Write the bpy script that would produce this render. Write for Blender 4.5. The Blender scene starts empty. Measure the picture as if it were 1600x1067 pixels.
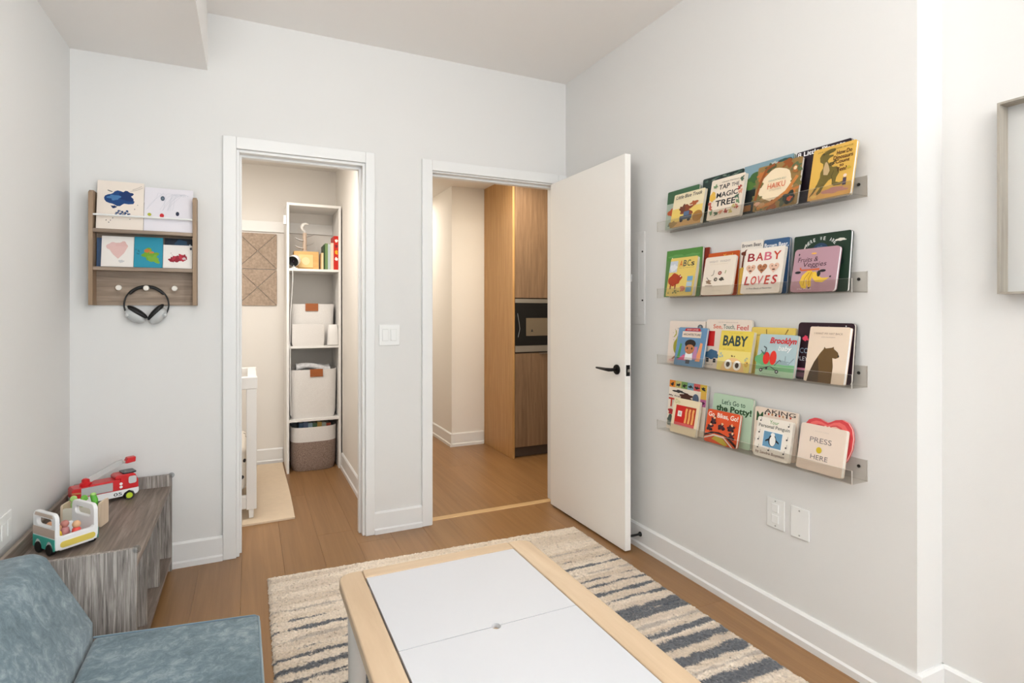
import bpy, bmesh, math, random
import numpy as np
from mathutils import Vector, Matrix, Euler

random.seed(7)
np.random.seed(7)
SC = bpy.context.scene
COL = SC.collection
R = math.radians

# ------------------------------------------------------------------ camera, world, light, exposure
cam_d = bpy.data.cameras.new('camera')
cam = bpy.data.objects.new('camera', cam_d)
COL.objects.link(cam)
cam.location = (-1.8465, -3.1087, 1.23)
cam.rotation_euler = (R(90), 0, R(-25.209))
cam_d.sensor_width = 36.0
cam_d.lens = 872.0 / 1600 * 36
cam_d.shift_y = -47.75 / 1600
cam_d.clip_start = 0.02
SC.camera = cam

W = bpy.data.worlds.new('daylight')
SC.world = W
W.use_nodes = True
W.node_tree.nodes['Background'].inputs[0].default_value = (0.86, 0.93, 1.0, 1)
W.node_tree.nodes['Background'].inputs[1].default_value = 2.5


def area(name, loc, rot, sx, sy, power, col):
    d = bpy.data.lights.new(name, 'AREA')
    d.shape = 'RECTANGLE'
    d.size, d.size_y, d.energy, d.color = sx, sy, power, col
    o = bpy.data.objects.new(name, d)
    o.location, o.rotation_euler = loc, rot
    COL.objects.link(o)
    return o


area('window_daylight', (-0.72, -6.78, 1.45), (R(90), 0, 0), 1.5, 2.2, 22, (0.90, 0.955, 1.0))
area('added_side_fill', (0.30, -4.15, 1.35), (R(90), 0, R(90)), 1.4, 2.0, 50, (0.90, 0.955, 1.0))  # fill light for the left wall, through an added window
area('added_uplight', (-1.3, -4.6, 1.92), (R(168), 0, 0), 0.36, 0.36, 70, (1.0, 0.985, 0.965))  # fill light for the ceiling, from an added torchiere
area('nursery_ceiling_light', (-1.95, 0.50, 2.37), (0, 0, 0), 0.7, 0.6, 17, (1.0, 0.94, 0.87))
area('hall_ceiling_light', (0.0, 0.62, 2.33), (0, 0, 0), 0.5, 0.5, 15, (1.0, 0.89, 0.71))
area('hall_rear_ceiling_light', (-0.62, 2.6, 2.33), (0, 0, 0), 0.5, 0.5, 11, (1.0, 0.93, 0.83))

SC.view_settings.view_transform = 'Standard'
SC.view_settings.look = 'None'
SC.view_settings.exposure = 0.31
SC.view_settings.gamma = 1.0
SC.view_settings.use_curve_mapping = False

# ------------------------------------------------------------------ materials
MATS = {}


def lin(c):
    return tuple((v / 255 / 12.92) if v / 255 <= 0.04045 else ((v / 255 + 0.055) / 1.055) ** 2.4 for v in c[:3]) + (1.0,)


def newmat(name):
    m = bpy.data.materials.new(name)
    m.use_nodes = True
    nt = m.node_tree
    b = nt.nodes['Principled BSDF']
    return m, nt, b


def mat(name, c, rough=0.5, metal=0.0, spec=None, noise=0.0, nscale=20, bump=0.0, bscale=80, sheen=0, coat=0, emit=0):
    if name in MATS:
        return MATS[name]
    m, nt, b = newmat(name)
    b.inputs['Base Color'].default_value = lin(c)
    b.inputs['Roughness'].default_value = rough
    b.inputs['Metallic'].default_value = metal
    if spec is not None:
        b.inputs['Specular IOR Level'].default_value = spec
    if sheen:
        b.inputs['Sheen Weight'].default_value = sheen
    if coat:
        b.inputs['Coat Weight'].default_value = coat
    if noise or bump:
        tc = nt.nodes.new('ShaderNodeTexCoord')
    if noise:
        n = nt.nodes.new('ShaderNodeTexNoise')
        n.inputs['Scale'].default_value = nscale
        n.inputs['Detail'].default_value = 4
        nt.links.new(tc.outputs['Object'], n.inputs['Vector'])
        mx = nt.nodes.new('ShaderNodeMix')
        mx.data_type = 'RGBA'
        a = lin(c)
        mx.inputs['A'].default_value = tuple(x * (1 - noise) for x in a[:3]) + (1,)
        mx.inputs['B'].default_value = tuple(min(1, x * (1 + noise)) for x in a[:3]) + (1,)
        nt.links.new(n.outputs['Fac'], mx.inputs['Factor'])
        nt.links.new(mx.outputs['Result'], b.inputs['Base Color'])
    if bump:
        n2 = nt.nodes.new('ShaderNodeTexNoise')
        n2.inputs['Scale'].default_value = bscale
        n2.inputs['Detail'].default_value = 3
        nt.links.new(tc.outputs['Object'], n2.inputs['Vector'])
        bp = nt.nodes.new('ShaderNodeBump')
        bp.inputs['Strength'].default_value = bump
        bp.inputs['Distance'].default_value = 0.01
        nt.links.new(n2.outputs['Fac'], bp.inputs['Height'])
        nt.links.new(bp.outputs['Normal'], b.inputs['Normal'])
    MATS[name] = m
    return m


def wood(name, c1, c2, c3=None, along='y', stretch=14.0, scale=6.0, rough=0.5, bump=0.15, vary=0.12, contrast=(0.3, 0.7), lines=0.0):
    """streaky wood grain running along one object axis; each object gets its own offset and tone"""
    if name in MATS:
        return MATS[name]
    m, nt, b = newmat(name)
    L = nt.links
    tc = nt.nodes.new('ShaderNodeTexCoord')
    oi = nt.nodes.new('ShaderNodeObjectInfo')
    mp = nt.nodes.new('ShaderNodeMapping')
    s = [scale * stretch / 4] * 3
    s['xyz'.index(along)] = scale / 4
    mp.inputs['Scale'].default_value = s
    add = nt.nodes.new('ShaderNodeVectorMath')
    add.operation = 'ADD'
    mul = nt.nodes.new('ShaderNodeVectorMath')
    mul.operation = 'SCALE'
    mul.inputs['Vector'].default_value = (17.0, 31.0, 23.0)
    L.new(oi.outputs['Random'], mul.inputs['Scale'])
    L.new(tc.outputs['Object'], mp.inputs['Vector'])
    L.new(mp.outputs['Vector'], add.inputs[0])
    L.new(mul.outputs['Vector'], add.inputs[1])
    n = nt.nodes.new('ShaderNodeTexNoise')
    n.inputs['Scale'].default_value = 1.0
    n.inputs['Detail'].default_value = 6
    n.inputs['Roughness'].default_value = 0.62
    n.inputs['Distortion'].default_value = 0.6
    L.new(add.outputs['Vector'], n.inputs['Vector'])
    rp = nt.nodes.new('ShaderNodeValToRGB')
    rp.color_ramp.elements[0].position, rp.color_ramp.elements[0].color = contrast[0], lin(c1)
    rp.color_ramp.elements[1].position, rp.color_ramp.elements[1].color = contrast[1], lin(c2)
    if c3:
        e = rp.color_ramp.elements.new((contrast[0] + contrast[1]) / 2)
        e.color = lin(c3)
    L.new(n.outputs['Fac'], rp.inputs['Fac'])
    hsv = nt.nodes.new('ShaderNodeHueSaturation')
    mr = nt.nodes.new('ShaderNodeMapRange')
    mr.inputs['To Min'].default_value = 1 - vary
    mr.inputs['To Max'].default_value = 1 + vary
    L.new(oi.outputs['Random'], mr.inputs['Value'])
    L.new(mr.outputs['Result'], hsv.inputs['Value'])
    L.new(rp.outputs['Color'], hsv.inputs['Color'])
    L.new(hsv.outputs['Color'], b.inputs['Base Color'])
    b.inputs['Roughness'].default_value = rough
    bp = nt.nodes.new('ShaderNodeBump')
    bp.inputs['Strength'].default_value = bump
    bp.inputs['Distance'].default_value = 0.004
    L.new(n.outputs['Fac'], bp.inputs['Height'])
    L.new(bp.outputs['Normal'], b.inputs['Normal'])
    MATS[name] = m
    return m


def clear(name, tint, gloss=0.12, rough=0.03, tintedge=0.9):
    """thin clear acrylic or glass: tinted transparency with a fresnel reflection"""
    if name in MATS:
        return MATS[name]
    m = bpy.data.materials.new(name)
    m.use_nodes = True
    nt = m.node_tree
    nt.nodes.remove(nt.nodes['Principled BSDF'])
    out = nt.nodes['Material Output']
    t = nt.nodes.new('ShaderNodeBsdfTransparent')
    t.inputs[0].default_value = lin(tint)
    g = nt.nodes.new('ShaderNodeBsdfGlossy')
    g.inputs['Roughness'].default_value = rough
    g.inputs['Color'].default_value = (0.9, 0.9, 0.9, 1)
    lw = nt.nodes.new('ShaderNodeLayerWeight')
    lw.inputs['Blend'].default_value = 0.5
    pw = nt.nodes.new('ShaderNodeMath')
    pw.operation = 'POWER'
    pw.inputs[1].default_value = 4.0
    ml = nt.nodes.new('ShaderNodeMath')
    ml.operation = 'MULTIPLY_ADD'
    ml.inputs[1].default_value = 0.5
    ml.inputs[2].default_value = gloss * 0.25
    mx = nt.nodes.new('ShaderNodeMixShader')
    nt.links.new(lw.outputs['Facing'], pw.inputs[0])
    nt.links.new(pw.outputs[0], ml.inputs[0])
    nt.links.new(ml.outputs[0], mx.inputs[0])
    nt.links.new(t.outputs[0], mx.inputs[1])
    nt.links.new(g.outputs[0], mx.inputs[2])
    nt.links.new(mx.outputs[0], out.inputs['Surface'])
    MATS[name] = m
    return m


def ink(c, rough=0.42):
    return mat('print_%d_%d_%d' % tuple(c[:3]), c, rough, spec=0.3)


PAINT = mat('wall_paint', (229, 228, 226), 0.85, spec=0.2, bump=0.03, bscale=260)
PAINTW = mat('warm_wall_paint', (238, 233, 226), 0.85, spec=0.2, bump=0.03, bscale=260)
CEIL = mat('ceiling_paint', (248, 245, 242), 0.9, spec=0.1)
TRIM = mat('white_trim_enamel', (236, 236, 235), 0.38)
DOORP = mat('white_door_enamel', (250, 247, 242), 0.42)
PLASTIC = mat('white_plastic', (240, 240, 238), 0.35)
BLACK = mat('black_bronze_metal', (26, 24, 23), 0.38, metal=0.6)
BLKPL = mat('black_plastic', (18, 18, 19), 0.5)
STEEL = mat('brushed_steel', (190, 186, 180), 0.32, metal=1.0)
WHITEM = mat('white_melamine', (240, 238, 234), 0.4)
FLOORW = wood('oak_floor', (134, 97, 59), (154, 115, 74), (144, 106, 66), 'y', 30, 5.0, 0.34, 0.08, 0.055)
GREYOAK = wood('grey_oak_laminate', (92, 84, 79), (178, 168, 158), (134, 124, 117), 'x', 16, 22.0, 0.55, 0.22, 0.04, (0.25, 0.75))
GREYOAKZ = wood('grey_oak_upright', (98, 92, 88), (198, 191, 184), (150, 142, 136), 'z', 22, 26.0, 0.55, 0.25, 0.04, (0.3, 0.7))
GREYOAKY = wood('grey_oak_lengthwise', (92, 81, 74), (158, 143, 131), (124, 110, 100), 'y', 16, 16.0, 0.5, 0.15, 0.03, (0.25, 0.75))
TAUPE = wood('taupe_oak_edge', (140, 115, 90), (170, 146, 120), (155, 130, 105), 'z', 14, 8.0, 0.55, 0.08, 0.03)
TAUPEX = wood('taupe_oak_panel', (120, 103, 88), (176, 156, 136), (150, 131, 114), 'x', 16, 12.0, 0.55, 0.1, 0.03)
PINE = wood('pale_pine', (190, 164, 134), (209, 186, 157), (200, 175, 145), 'y', 12, 6.0, 0.45, 0.06, 0.03)
PINEX = wood('pale_pine_cross', (190, 164, 134), (209, 186, 157), (200, 175, 145), 'x', 12, 6.0, 0.45, 0.06, 0.03)
BIRCH = wood('birch_box', (214, 166, 96), (232, 190, 124), None, 'x', 10, 10, 0.5, 0.05, 0.03)
OAKSIDE = wood('honey_oak_veneer', (178, 132, 78), (200, 156, 102), (189, 144, 90), 'z', 20, 10.0, 0.45, 0.05, 0.02)
OAKFRONT = wood('brown_oak_veneer', (116, 90, 67), (146, 117, 90), (131, 103, 78), 'z', 20, 12.0, 0.45, 0.06, 0.03)
ACRYL = clear('clear_acrylic', (247, 246, 244), 0.10)
GLASS = clear('window_glass', (250, 252, 252), 0.12)
PAPER = mat('page_edges', (226, 220, 208), 0.7, noise=0.06, nscale=300)
SHEET = mat('drawing_paper', (238, 232, 226), 0.75)

# ------------------------------------------------------------------ mesh helpers
ORI = {}


class MB:
    def __init__(self):
        self.v, self.f, self.m = [], [], []

    def add(self, vs, fs, m=0):
        o = len(self.v)
        self.v += [tuple(p) for p in vs]
        self.f += [tuple(i + o for i in q) for q in fs]
        self.m += [m] * len(fs)
        return self

    def box(self, x0, y0, z0, x1, y1, z1, m=0):
        vs = [(x, y, z) for z in (z0, z1) for y in (y0, y1) for x in (x0, x1)]
        return self.add(vs, [(0, 2, 3, 1), (4, 5, 7, 6), (0, 1, 5, 4), (2, 6, 7, 3), (0, 4, 6, 2), (1, 3, 7, 5)], m)

    def prism(self, pts, axis, a0, a1, m=0):
        n = len(pts)

        def P(p, a):
            return {'x': (a, p[0], p[1]), 'y': (p[0], a, p[1]), 'z': (p[0], p[1], a)}[axis]
        vs = [P(p, a0) for p in pts] + [P(p, a1) for p in pts]
        fs = [tuple(range(n)), tuple(range(2 * n - 1, n - 1, -1))]
        fs += [(i, (i + 1) % n, n + (i + 1) % n, n + i) for i in range(n)]
        return self.add(vs, fs, m)

    def loft(self, rings, m=0, cap0=True, cap1=True):
        n = len(rings[0])
        vs = [p for r in rings for p in r]
        fs = []
        for k in range(len(rings) - 1):
            for i in range(n):
                j = (i + 1) % n
                fs.append((k * n + i, k * n + j, (k + 1) * n + j, (k + 1) * n + i))
        if cap0:
            fs.append(tuple(range(n - 1, -1, -1)))
        if cap1:
            b = (len(rings) - 1) * n
            fs.append(tuple(range(b, b + n)))
        return self.add(vs, fs, m)

    def lathe(self, prof, o=(0, 0, 0), axis='z', seg=20, m=0, cap0=True, cap1=True):
        rings = []
        for r, a in prof:
            ring = []
            for i in range(seg):
                t = 2 * math.pi * i / seg
                c, s = r * math.cos(t), r * math.sin(t)
                q = {'x': (a, c, s), 'y': (c, a, s), 'z': (c, s, a)}[axis]
                ring.append((q[0] + o[0], q[1] + o[1], q[2] + o[2]))
            rings.append(ring)
        return self.loft(rings, m, cap0, cap1)

    def tube(self, path, r, seg=8, m=0):
        P = [Vector(p) for p in path]
        rr = r if isinstance(r, (list, tuple)) else [r] * len(P)
        up = Vector((0, 0, 1))
        rings, nrm = [], None
        for i, p in enumerate(P):
            t = (P[min(i + 1, len(P) - 1)] - P[max(i - 1, 0)]).normalized()
            if nrm is None:
                a = up if abs(t.dot(up)) < 0.9 else Vector((1, 0, 0))
                nrm = t.cross(a).normalized()
            else:
                nrm = (nrm - t * nrm.dot(t)).normalized()
            bi = t.cross(nrm)
            rings.append([tuple(p + (nrm * math.cos(2 * math.pi * k / seg) + bi * math.sin(2 * math.pi * k / seg)) * rr[i]) for k in range(seg)])
        return self.loft(rings, m)

    def ell(self, c, r, m=0, seg=16, rings=9, rot=None):
        rs = []
        for k in range(1, rings):
            ph = math.pi * k / rings - math.pi / 2
            ring = []
            for i in range(seg):
                t = 2 * math.pi * i / seg
                q = Vector((r[0] * math.cos(ph) * math.cos(t), r[1] * math.cos(ph) * math.sin(t), r[2] * math.sin(ph)))
                if rot:
                    q = rot @ q
                ring.append((q.x + c[0], q.y + c[1], q.z + c[2]))
            rs.append(ring)
        return self.loft(rs, m)

    def build(self, name, mats, parent=None, loc=None, bevel=0.0, bseg=2, smooth=None, sub=0, fixn=True):
        if not isinstance(mats, (list, tuple)):
            mats = [mats]
        o0 = Vector((0, 0, 0))
        if parent is not None:
            o0 = ORI.get(parent.name, Vector((0, 0, 0)))
        elif loc is not None:
            o0 = Vector(loc)
        me = bpy.data.meshes.new(name)
        me.from_pydata([(p[0] - o0.x, p[1] - o0.y, p[2] - o0.z) for p in self.v], [], self.f)
        for q in mats:
            me.materials.append(q)
        if len(mats) > 1:
            me.polygons.foreach_set('material_index', self.m)
        if fixn:
            bm = bmesh.new()
            bm.from_mesh(me)
            bmesh.ops.recalc_face_normals(bm, faces=bm.faces)
            bm.to_mesh(me)
            bm.free()
        if smooth is not None:
            me.polygons.foreach_set('use_smooth', [True] * len(me.polygons))
            me.set_sharp_from_angle(angle=R(smooth))
        o = bpy.data.objects.new(name, me)
        COL.objects.link(o)
        if parent is not None:
            o.parent = parent
            ORI[o.name] = o0
        elif loc is not None:
            o.location = loc
            ORI[o.name] = o0
        if bevel:
            b = o.modifiers.new('bevel', 'BEVEL')
            b.width, b.segments, b.limit_method, b.angle_limit = bevel, bseg, 'ANGLE', R(40)
            if smooth is None:
                me.polygons.foreach_set('use_smooth', [True] * len(me.polygons))
                b.harden_normals = True
        if sub:
            s = o.modifiers.new('sub', 'SUBSURF')
            s.levels = s.render_levels = sub
        return o


def BOX(*a):
    return MB().box(*a)


def tag(o, label, cat, group=None):
    o['label'], o['category'] = label, cat
    if group:
        o['group'] = group
    return o


def thing(name, label, cat, loc=(0, 0, 0), rot=(0, 0, 0), group=None, local=False):
    o = bpy.data.objects.new(name, None)
    o.empty_display_size = 0.05
    COL.objects.link(o)
    o.location, o.rotation_euler = loc, rot
    ORI[o.name] = Vector((0, 0, 0)) if local else Vector(loc)
    return tag(o, label, cat, group)


def struct(name, mb, m, label=None, **k):
    o = mb.build(name, m, **k)
    o['kind'] = 'structure'
    if label:
        o['label'] = label
    return o


def rrect(x0, y0, x1, y1, r, n=5):
    pts = []
    for cx, cy, a in ((x1 - r, y0 + r, -90), (x1 - r, y1 - r, 0), (x0 + r, y1 - r, 90), (x0 + r, y0 + r, 180)):
        for i in range(n + 1):
            t = R(a + 90 * i / n)
            pts.append((cx + r * math.cos(t), cy + r * math.sin(t)))
    return pts


def superring(cx, cy, z, rx, ry, p=4.0, n=40, wob=0.0, ph=0.0):
    out = []
    for i in range(n):
        t = 2 * math.pi * i / n
        c, s = math.cos(t), math.sin(t)
        k = 1 + wob * math.sin(3 * t + ph)
        out.append((cx + rx * k * math.copysign(abs(c) ** (2 / p), c), cy + ry * k * math.copysign(abs(s) ** (2 / p), s), z))
    return out


def text_geo(s, bold=0.0, shear=0.0, spacing=1.0):
    cu = bpy.data.curves.new('lettering', 'FONT')
    cu.body = s
    cu.resolution_u = 3
    cu.offset = bold
    cu.shear = shear
    cu.space_character = spacing
    ob = bpy.data.objects.new('lettering', cu)
    COL.objects.link(ob)
    dg = bpy.context.evaluated_depsgraph_get()
    me = bpy.data.meshes.new_from_object(ob.evaluated_get(dg))
    vs = [(v.co.x, v.co.y) for v in me.vertices]
    fs = [tuple(p.vertices) for p in me.polygons]
    bpy.data.objects.remove(ob)
    bpy.data.curves.remove(cu)
    bpy.data.meshes.remove(me)
    return vs, fs


class Print:
    """flat print on a w x h sheet whose face looks along local -y; u to the right, v up, both 0..1"""

    def __init__(self, w, h, y=0.0):
        self.w, self.h, self.y = w, h, y
        self.art, self.let = MB(), MB()
        self.cuts = {'a': [], 'l': []}
        self.am, self.lm = [], []
        self.k = 0

    def _mi(self, lst, c):
        m = ink(c)
        if m not in lst:
            lst.append(m)
        return lst.index(m)

    def _p(self, u, v, d=None):
        return ((u - 0.5) * self.w, self.y - 0.0003 - 0.00012 * (self.k if d is None else d), v * self.h)

    def poly(self, pts, c):
        self.k += 1
        self.cuts['a'].append((len(self.art.v), len(self.art.f)))
        self.art.add([self._p(*p) for p in pts], [tuple(range(len(pts)))], self._mi(self.am, c))
        return self

    def rect(self, u0, v0, u1, v1, c):
        return self.poly([(u0, v0), (u1, v0), (u1, v1), (u0, v1)], c)

    def ell(self, u, v, ru, rv, c, n=18, a0=0, a1=360):
        st = [R(a0 + (a1 - a0) * i / n) for i in range(n + (0 if a1 - a0 >= 360 else 1))]
        return self.poly([(u + ru * math.cos(t), v + rv * math.sin(t)) for t in st], c)

    def blob(self, u, v, ru, rv, c, seed=0, amp=0.25, n=26):
        rn = random.Random(seed)
        ph = [rn.uniform(0, 6.28) for _ in range(5)]
        pts = []
        for i in range(n):
            t = 2 * math.pi * i / n
            k = 1 + amp * sum(math.sin((j + 2) * t + ph[j]) for j in range(5)) / 2.6
            pts.append((u + ru * k * math.cos(t), v + rv * k * math.sin(t)))
        return self.poly(pts, c)

    def line(self, pts, wd, c):
        self.k += 1
        self.cuts['a'].append((len(self.art.v), len(self.art.f)))
        mi = self._mi(self.am, c)
        for (a, b), (p, q) in zip(pts[:-1], pts[1:]):
            dx, dz = (p - a) * self.w, (q - b) * self.h
            l = math.hypot(dx, dz) or 1
            nx, nz = -dz / l * wd / 2 / self.w, dx / l * wd / 2 / self.h
            self.art.add([self._p(a + nx, b + nz), self._p(a - nx, b - nz), self._p(p - nx, q - nz), self._p(p + nx, q + nz)], [(0, 1, 2, 3)], mi)
        return self

    def text(self, s, u0, u1, v0, v1, c, bold=0.0, shear=0.0, rot=0.0, spacing=1.0):
        vs, fs = text_geo(s, bold, shear, spacing)
        xs, ys = [p[0] for p in vs], [p[1] for p in vs]
        sx = (u1 - u0) / (max(xs) - min(xs))
        sy = (v1 - v0) / (max(ys) - min(ys))
        self.k += 1
        cu, cv = (u0 + u1) / 2, (v0 + v1) / 2
        pts = []
        for x, y in vs:
            u, v = u0 + (x - min(xs)) * sx, v0 + (y - min(ys)) * sy
            if rot:
                du, dv = (u - cu) * self.w, (v - cv) * self.h
                c_, s_ = math.cos(R(rot)), math.sin(R(rot))
                u, v = cu + (du * c_ - dv * s_) / self.w, cv + (du * s_ + dv * c_) / self.h
            pts.append(self._p(u, v))
        self.cuts['l'].append((len(self.let.v), len(self.let.f)))
        self.let.add(pts, fs, self._mi(self.lm, c))
        return self

    def scribble(self, seed, n, u0, u1, v0, v1, c, s=0.02):
        rn = random.Random(seed)
        for i in range(n):
            self.blob(rn.uniform(u0, u1), rn.uniform(v0, v1), s * rn.uniform(0.5, 1.2), s * rn.uniform(0.5, 1.2), c if not isinstance(c, list) else rn.choice(c), i + seed, 0.4, 12)
        return self

    def emit(self, parent, art='cover_art', let='cover_lettering'):
        for mb, mats, cuts, nm in ((self.art, self.am, self.cuts['a'], art), (self.let, self.lm, self.cuts['l'], let)):
            if not mb.f:
                continue
            if len(cuts) > 4:
                mb.build(nm, mats, parent, fixn=False)
                continue
            for (v0, f0), (v1, f1) in zip(cuts, cuts[1:] + [(len(mb.v), len(mb.f))]):     # a few large shapes: each its own part
                m = MB()
                m.v, m.f, m.m = mb.v[v0:v1], [tuple(i - v0 for i in f) for f in mb.f[f0:f1]], [0] * (f1 - f0)
                m.build(nm, mats[mb.m[f0]], parent, fixn=False)


# ------------------------------------------------------------------ setting: floors
CEILZ = 2.69
XL = -2.575           # wall with the organiser's side, left wall face
YW = -6.6             # window wall face
XR2 = 0.132           # recessed part of the right wall
NXR = -1.185          # nursery wall beside the shelf unit
NYB = 1.80            # nursery back wall
NXL = -3.25
HX0 = -1.085
HCOL = -0.187
HYB = 1.70
HYF = 3.6

floor = struct('floor', BOX(NXL - .1, YW - .1, -0.10, 0.3, 0.055, -0.013).box(NXL - .1, 0.055, -0.10, NXR + .1, NYB + .1, -0.013), mat('subfloor', (60, 44, 32), 0.9), 'brown oak plank floor of the playroom and nursery')
floor_hall = struct('floor_hall', BOX(HX0, 0.055, -0.10, 1.7, HYF + .1, -0.013), mat('subfloor', (60, 44, 32), 0.9), 'brown oak plank floor of the hallway')

PLM = {}


def planks(parent, x0, x1, y0, y1, w, seed):
    rn = random.Random(seed)
    x = x0
    row = 0
    while x < x1 - 0.01:
        xe = min(x + w, x1)
        y = y0 - rn.uniform(0, 1.4)
        while y < y1:
            ln = rn.choice((1.2, 1.5, 1.8))
            a, b = max(y, y0), min(y + ln, y1)
            y += ln
            if b - a < 0.02:
                continue
            key = (round(xe - x, 3), round(b - a, 2))
            if key not in PLM:
                hw, hl = key[0] / 2 - 0.00015, (b - a) / 2 - 0.00015
                e = 0.0007
                m = MB()
                m.loft([[(-hw, -hl, -0.012), (hw, -hl, -0.012), (hw, hl, -0.012), (-hw, hl, -0.012)],
                        [(-hw, -hl, -0.001), (hw, -hl, -0.001), (hw, hl, -0.001), (-hw, hl, -0.001)],
                        [(-hw + e, -hl + e, 0), (hw - e, -hl + e, 0), (hw - e, hl - e, 0), (-hw + e, hl - e, 0)]])
                o = m.build('plank', FLOORW)
                PLM[key] = o.data
            else:
                o = bpy.data.objects.new('plank', PLM[key])
                COL.objects.link(o)
            o.location = ((x + xe) / 2, (a + b) / 2, 0)
            o.parent = parent
        x = xe
        row += 1


planks(floor, -2.62, -1.14, -3.6, NYB, 0.185, 3)
planks(floor, -1.14, 0.13, -3.6, 0.055, 0.185, 5)
planks(floor_hall, -1.0, 0.85, 0.055, 2.9, 0.185, 9)
struct('trim_1', MB().prism([(0.045, 0), (0.05, 0.004), (0.09, 0.004), (0.095, 0)], 'x', -0.889, -0.068), mat('threshold_strip', (206, 170, 122), 0.4), 'pale threshold strip across the hallway doorway')

# ------------------------------------------------------------------ setting: walls and ceilings
D1L, D1R, D2L, D2R, DT = -1.905, -1.272, -0.895, -0.062, 2.038
wb = MB()
wb.box(NXL - .1, 0, 0, D1L, 0.12, 2.8).box(D1R, 0, 0, D2L, 0.12, 2.8).box(D2R, 0, 0, 1.7, 0.12, 2.8)
wb.box(D1L, 0, DT, D1R, 0.12, 2.8).box(D2L, 0, DT, D2R, 0.12, 2.8)
struct('wall_back', wb, PAINT, 'white wall with two door openings')
struct('wall_left', BOX(XL - .12, YW, 0, XL, 0, 2.8), PAINT, 'white side wall behind the storage bench')
struct('wall_right', BOX(0, -2.093, 0, XR2, 0, 2.8), PAINT, 'white wall carrying the clear book ledges')
wr = BOX(XR2, -3.45, 0, 0.27, 0, 2.8).box(XR2, YW, 0, 0.27, -4.85, 2.8).box(XR2, -4.85, 0, 0.27, -3.45, .35).box(XR2, -4.85, 2.35, 0.27, -3.45, 2.8)
struct('wall_right_recess', wr, PAINT, 'set-back white wall with the framed picture')
w2 = struct('added_side_window', BOX(.19, -4.85, .35, .24, -4.80, 2.35).box(.19, -3.50, .35, .24, -3.45, 2.35).box(.19, -4.80, .35, .24, -3.50, .40).box(.19, -4.80, 2.30, .24, -3.50, 2.35), mat('dark_window_frame', (60, 60, 62), 0.5), 'added side window frame behind the viewer')  # window added out of view to let in light for the left wall
BOX(.212, -4.80, .40, .218, -3.50, 2.30).build('pane', GLASS, w2)
wf = MB()
WX0, WX1, WZ0, WZ1 = -1.5, 0.05, 0.35, 2.55
wf.box(XL - .12, YW - .15, 0, WX0, YW, 2.8).box(WX1, YW - .15, 0, 0.27, YW, 2.8).box(WX0, YW - .15, 0, WX1, YW, WZ0).box(WX0, YW - .15, WZ1, WX1, YW, 2.8)
struct('wall_front', wf, PAINT, 'white wall around the window')
win = struct('window_1', BOX(WX0, YW - .1, WZ0, WX0 + .05, YW - .04, WZ1).box(WX1 - .05, YW - .1, WZ0, WX1, YW - .04, WZ1).box(WX0 + .05, YW - .1, WZ0, WX1 - .05, YW - .04, WZ0 + .05).box(WX0 + .05, YW - .1, WZ1 - .05, WX1 - .05, YW - .04, WZ1).box((WX0 + WX1) / 2 - .025, YW - .1, WZ0 + .05, (WX0 + WX1) / 2 + .025, YW - .04, WZ1 - .05), mat('dark_window_frame', (60, 60, 62), 0.5), 'window frame behind the viewer')
for a, b in ((WX0 + .05, (WX0 + WX1) / 2 - .025), ((WX0 + WX1) / 2 + .025, WX1 - .05)):
    BOX(a, YW - .075, WZ0 + .05, b, YW - .069, WZ1 - .05).build('pane', GLASS, win)
struct('ceiling', BOX(XL - .12, YW - .15, CEILZ, 0.27, 0.12, CEILZ + .1), CEIL, 'white ceiling')
struct('ceiling_soffit', BOX(XL, YW, 2.408, -2.031, 0, CEILZ), CEIL, 'boxed white bulkhead along the ceiling')
struct('wall_nursery_back', BOX(NXL, NYB, 0, NXR, NYB + .1, 2.6), PAINTW, 'nursery wall behind the shelf unit')
struct('wall_nursery_left', BOX(NXL - .1, .12, 0, NXL, NYB + .1, 2.6), PAINTW)
struct('wall_partition', BOX(NXR, .12, 0, HX0, HYF, 2.6), PAINTW, 'nursery side wall')
struct('ceiling_nursery', BOX(NXL - .1, .12, 2.40, NXR, NYB + .1, 2.5), PAINTW, 'nursery ceiling')
struct('wall_hall_column', BOX(HCOL, HYB, 0, 1.7, HYF, 2.6), PAINTW, 'white hallway wall corner')
struct('wall_hall_back', BOX(HX0, HYF, 0, 1.7, HYF + .1, 2.6), PAINTW)
struct('wall_hall_right', BOX(1.6, .12, 0, 1.7, HYB, 2.6), PAINTW)
struct('ceiling_hall', BOX(HX0, .12, 2.36, 1.7, HYF + .1, 2.46), PAINTW, 'hallway ceiling')

BBP = [(0, 0), (0.019, 0), (0.019, 0.024), (0.014, 0.029), (0.012, 0.031), (0.012, 0.112), (0.006, 0.121), (0, 0.121)]


def base_x(n, x0, x1, y, s=-1):       # along x, standing proud of a wall at y
    struct(n, MB().prism([(y + s * a, z) for a, z in BBP], 'x', x0, x1), TRIM, 'white baseboard', smooth=30)


def base_y(n, y0, y1, x, s):
    struct(n, MB().prism([(x + s * a, z) for a, z in BBP], 'y', y0, y1), TRIM, 'white baseboard', smooth=30)


CW = 0.060
base_x('baseboard_back', XL, D1L - CW, 0)
base_x('baseboard_back_mid', D1R + 0.05, D2L - CW, 0)
base_y('baseboard_right', -2.093 - 0.019, 0, 0, -1)
base_x('baseboard_return', 0, XR2, -2.093)
base_y('baseboard_right_recess', YW, -2.093, XR2, -1)
base_y('baseboard_left', YW, 0, XL, 1)
base_x('baseboard_nursery', NXL, -1.6, NYB)
base_y('baseboard_nursery_side', .12, 1.41, NXR, -1)
base_x('baseboard_hall', HCOL, 0.12, HYB)
base_y('baseboard_hall_side', HYB - 0.019, HYF, HCOL, -1)


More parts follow.
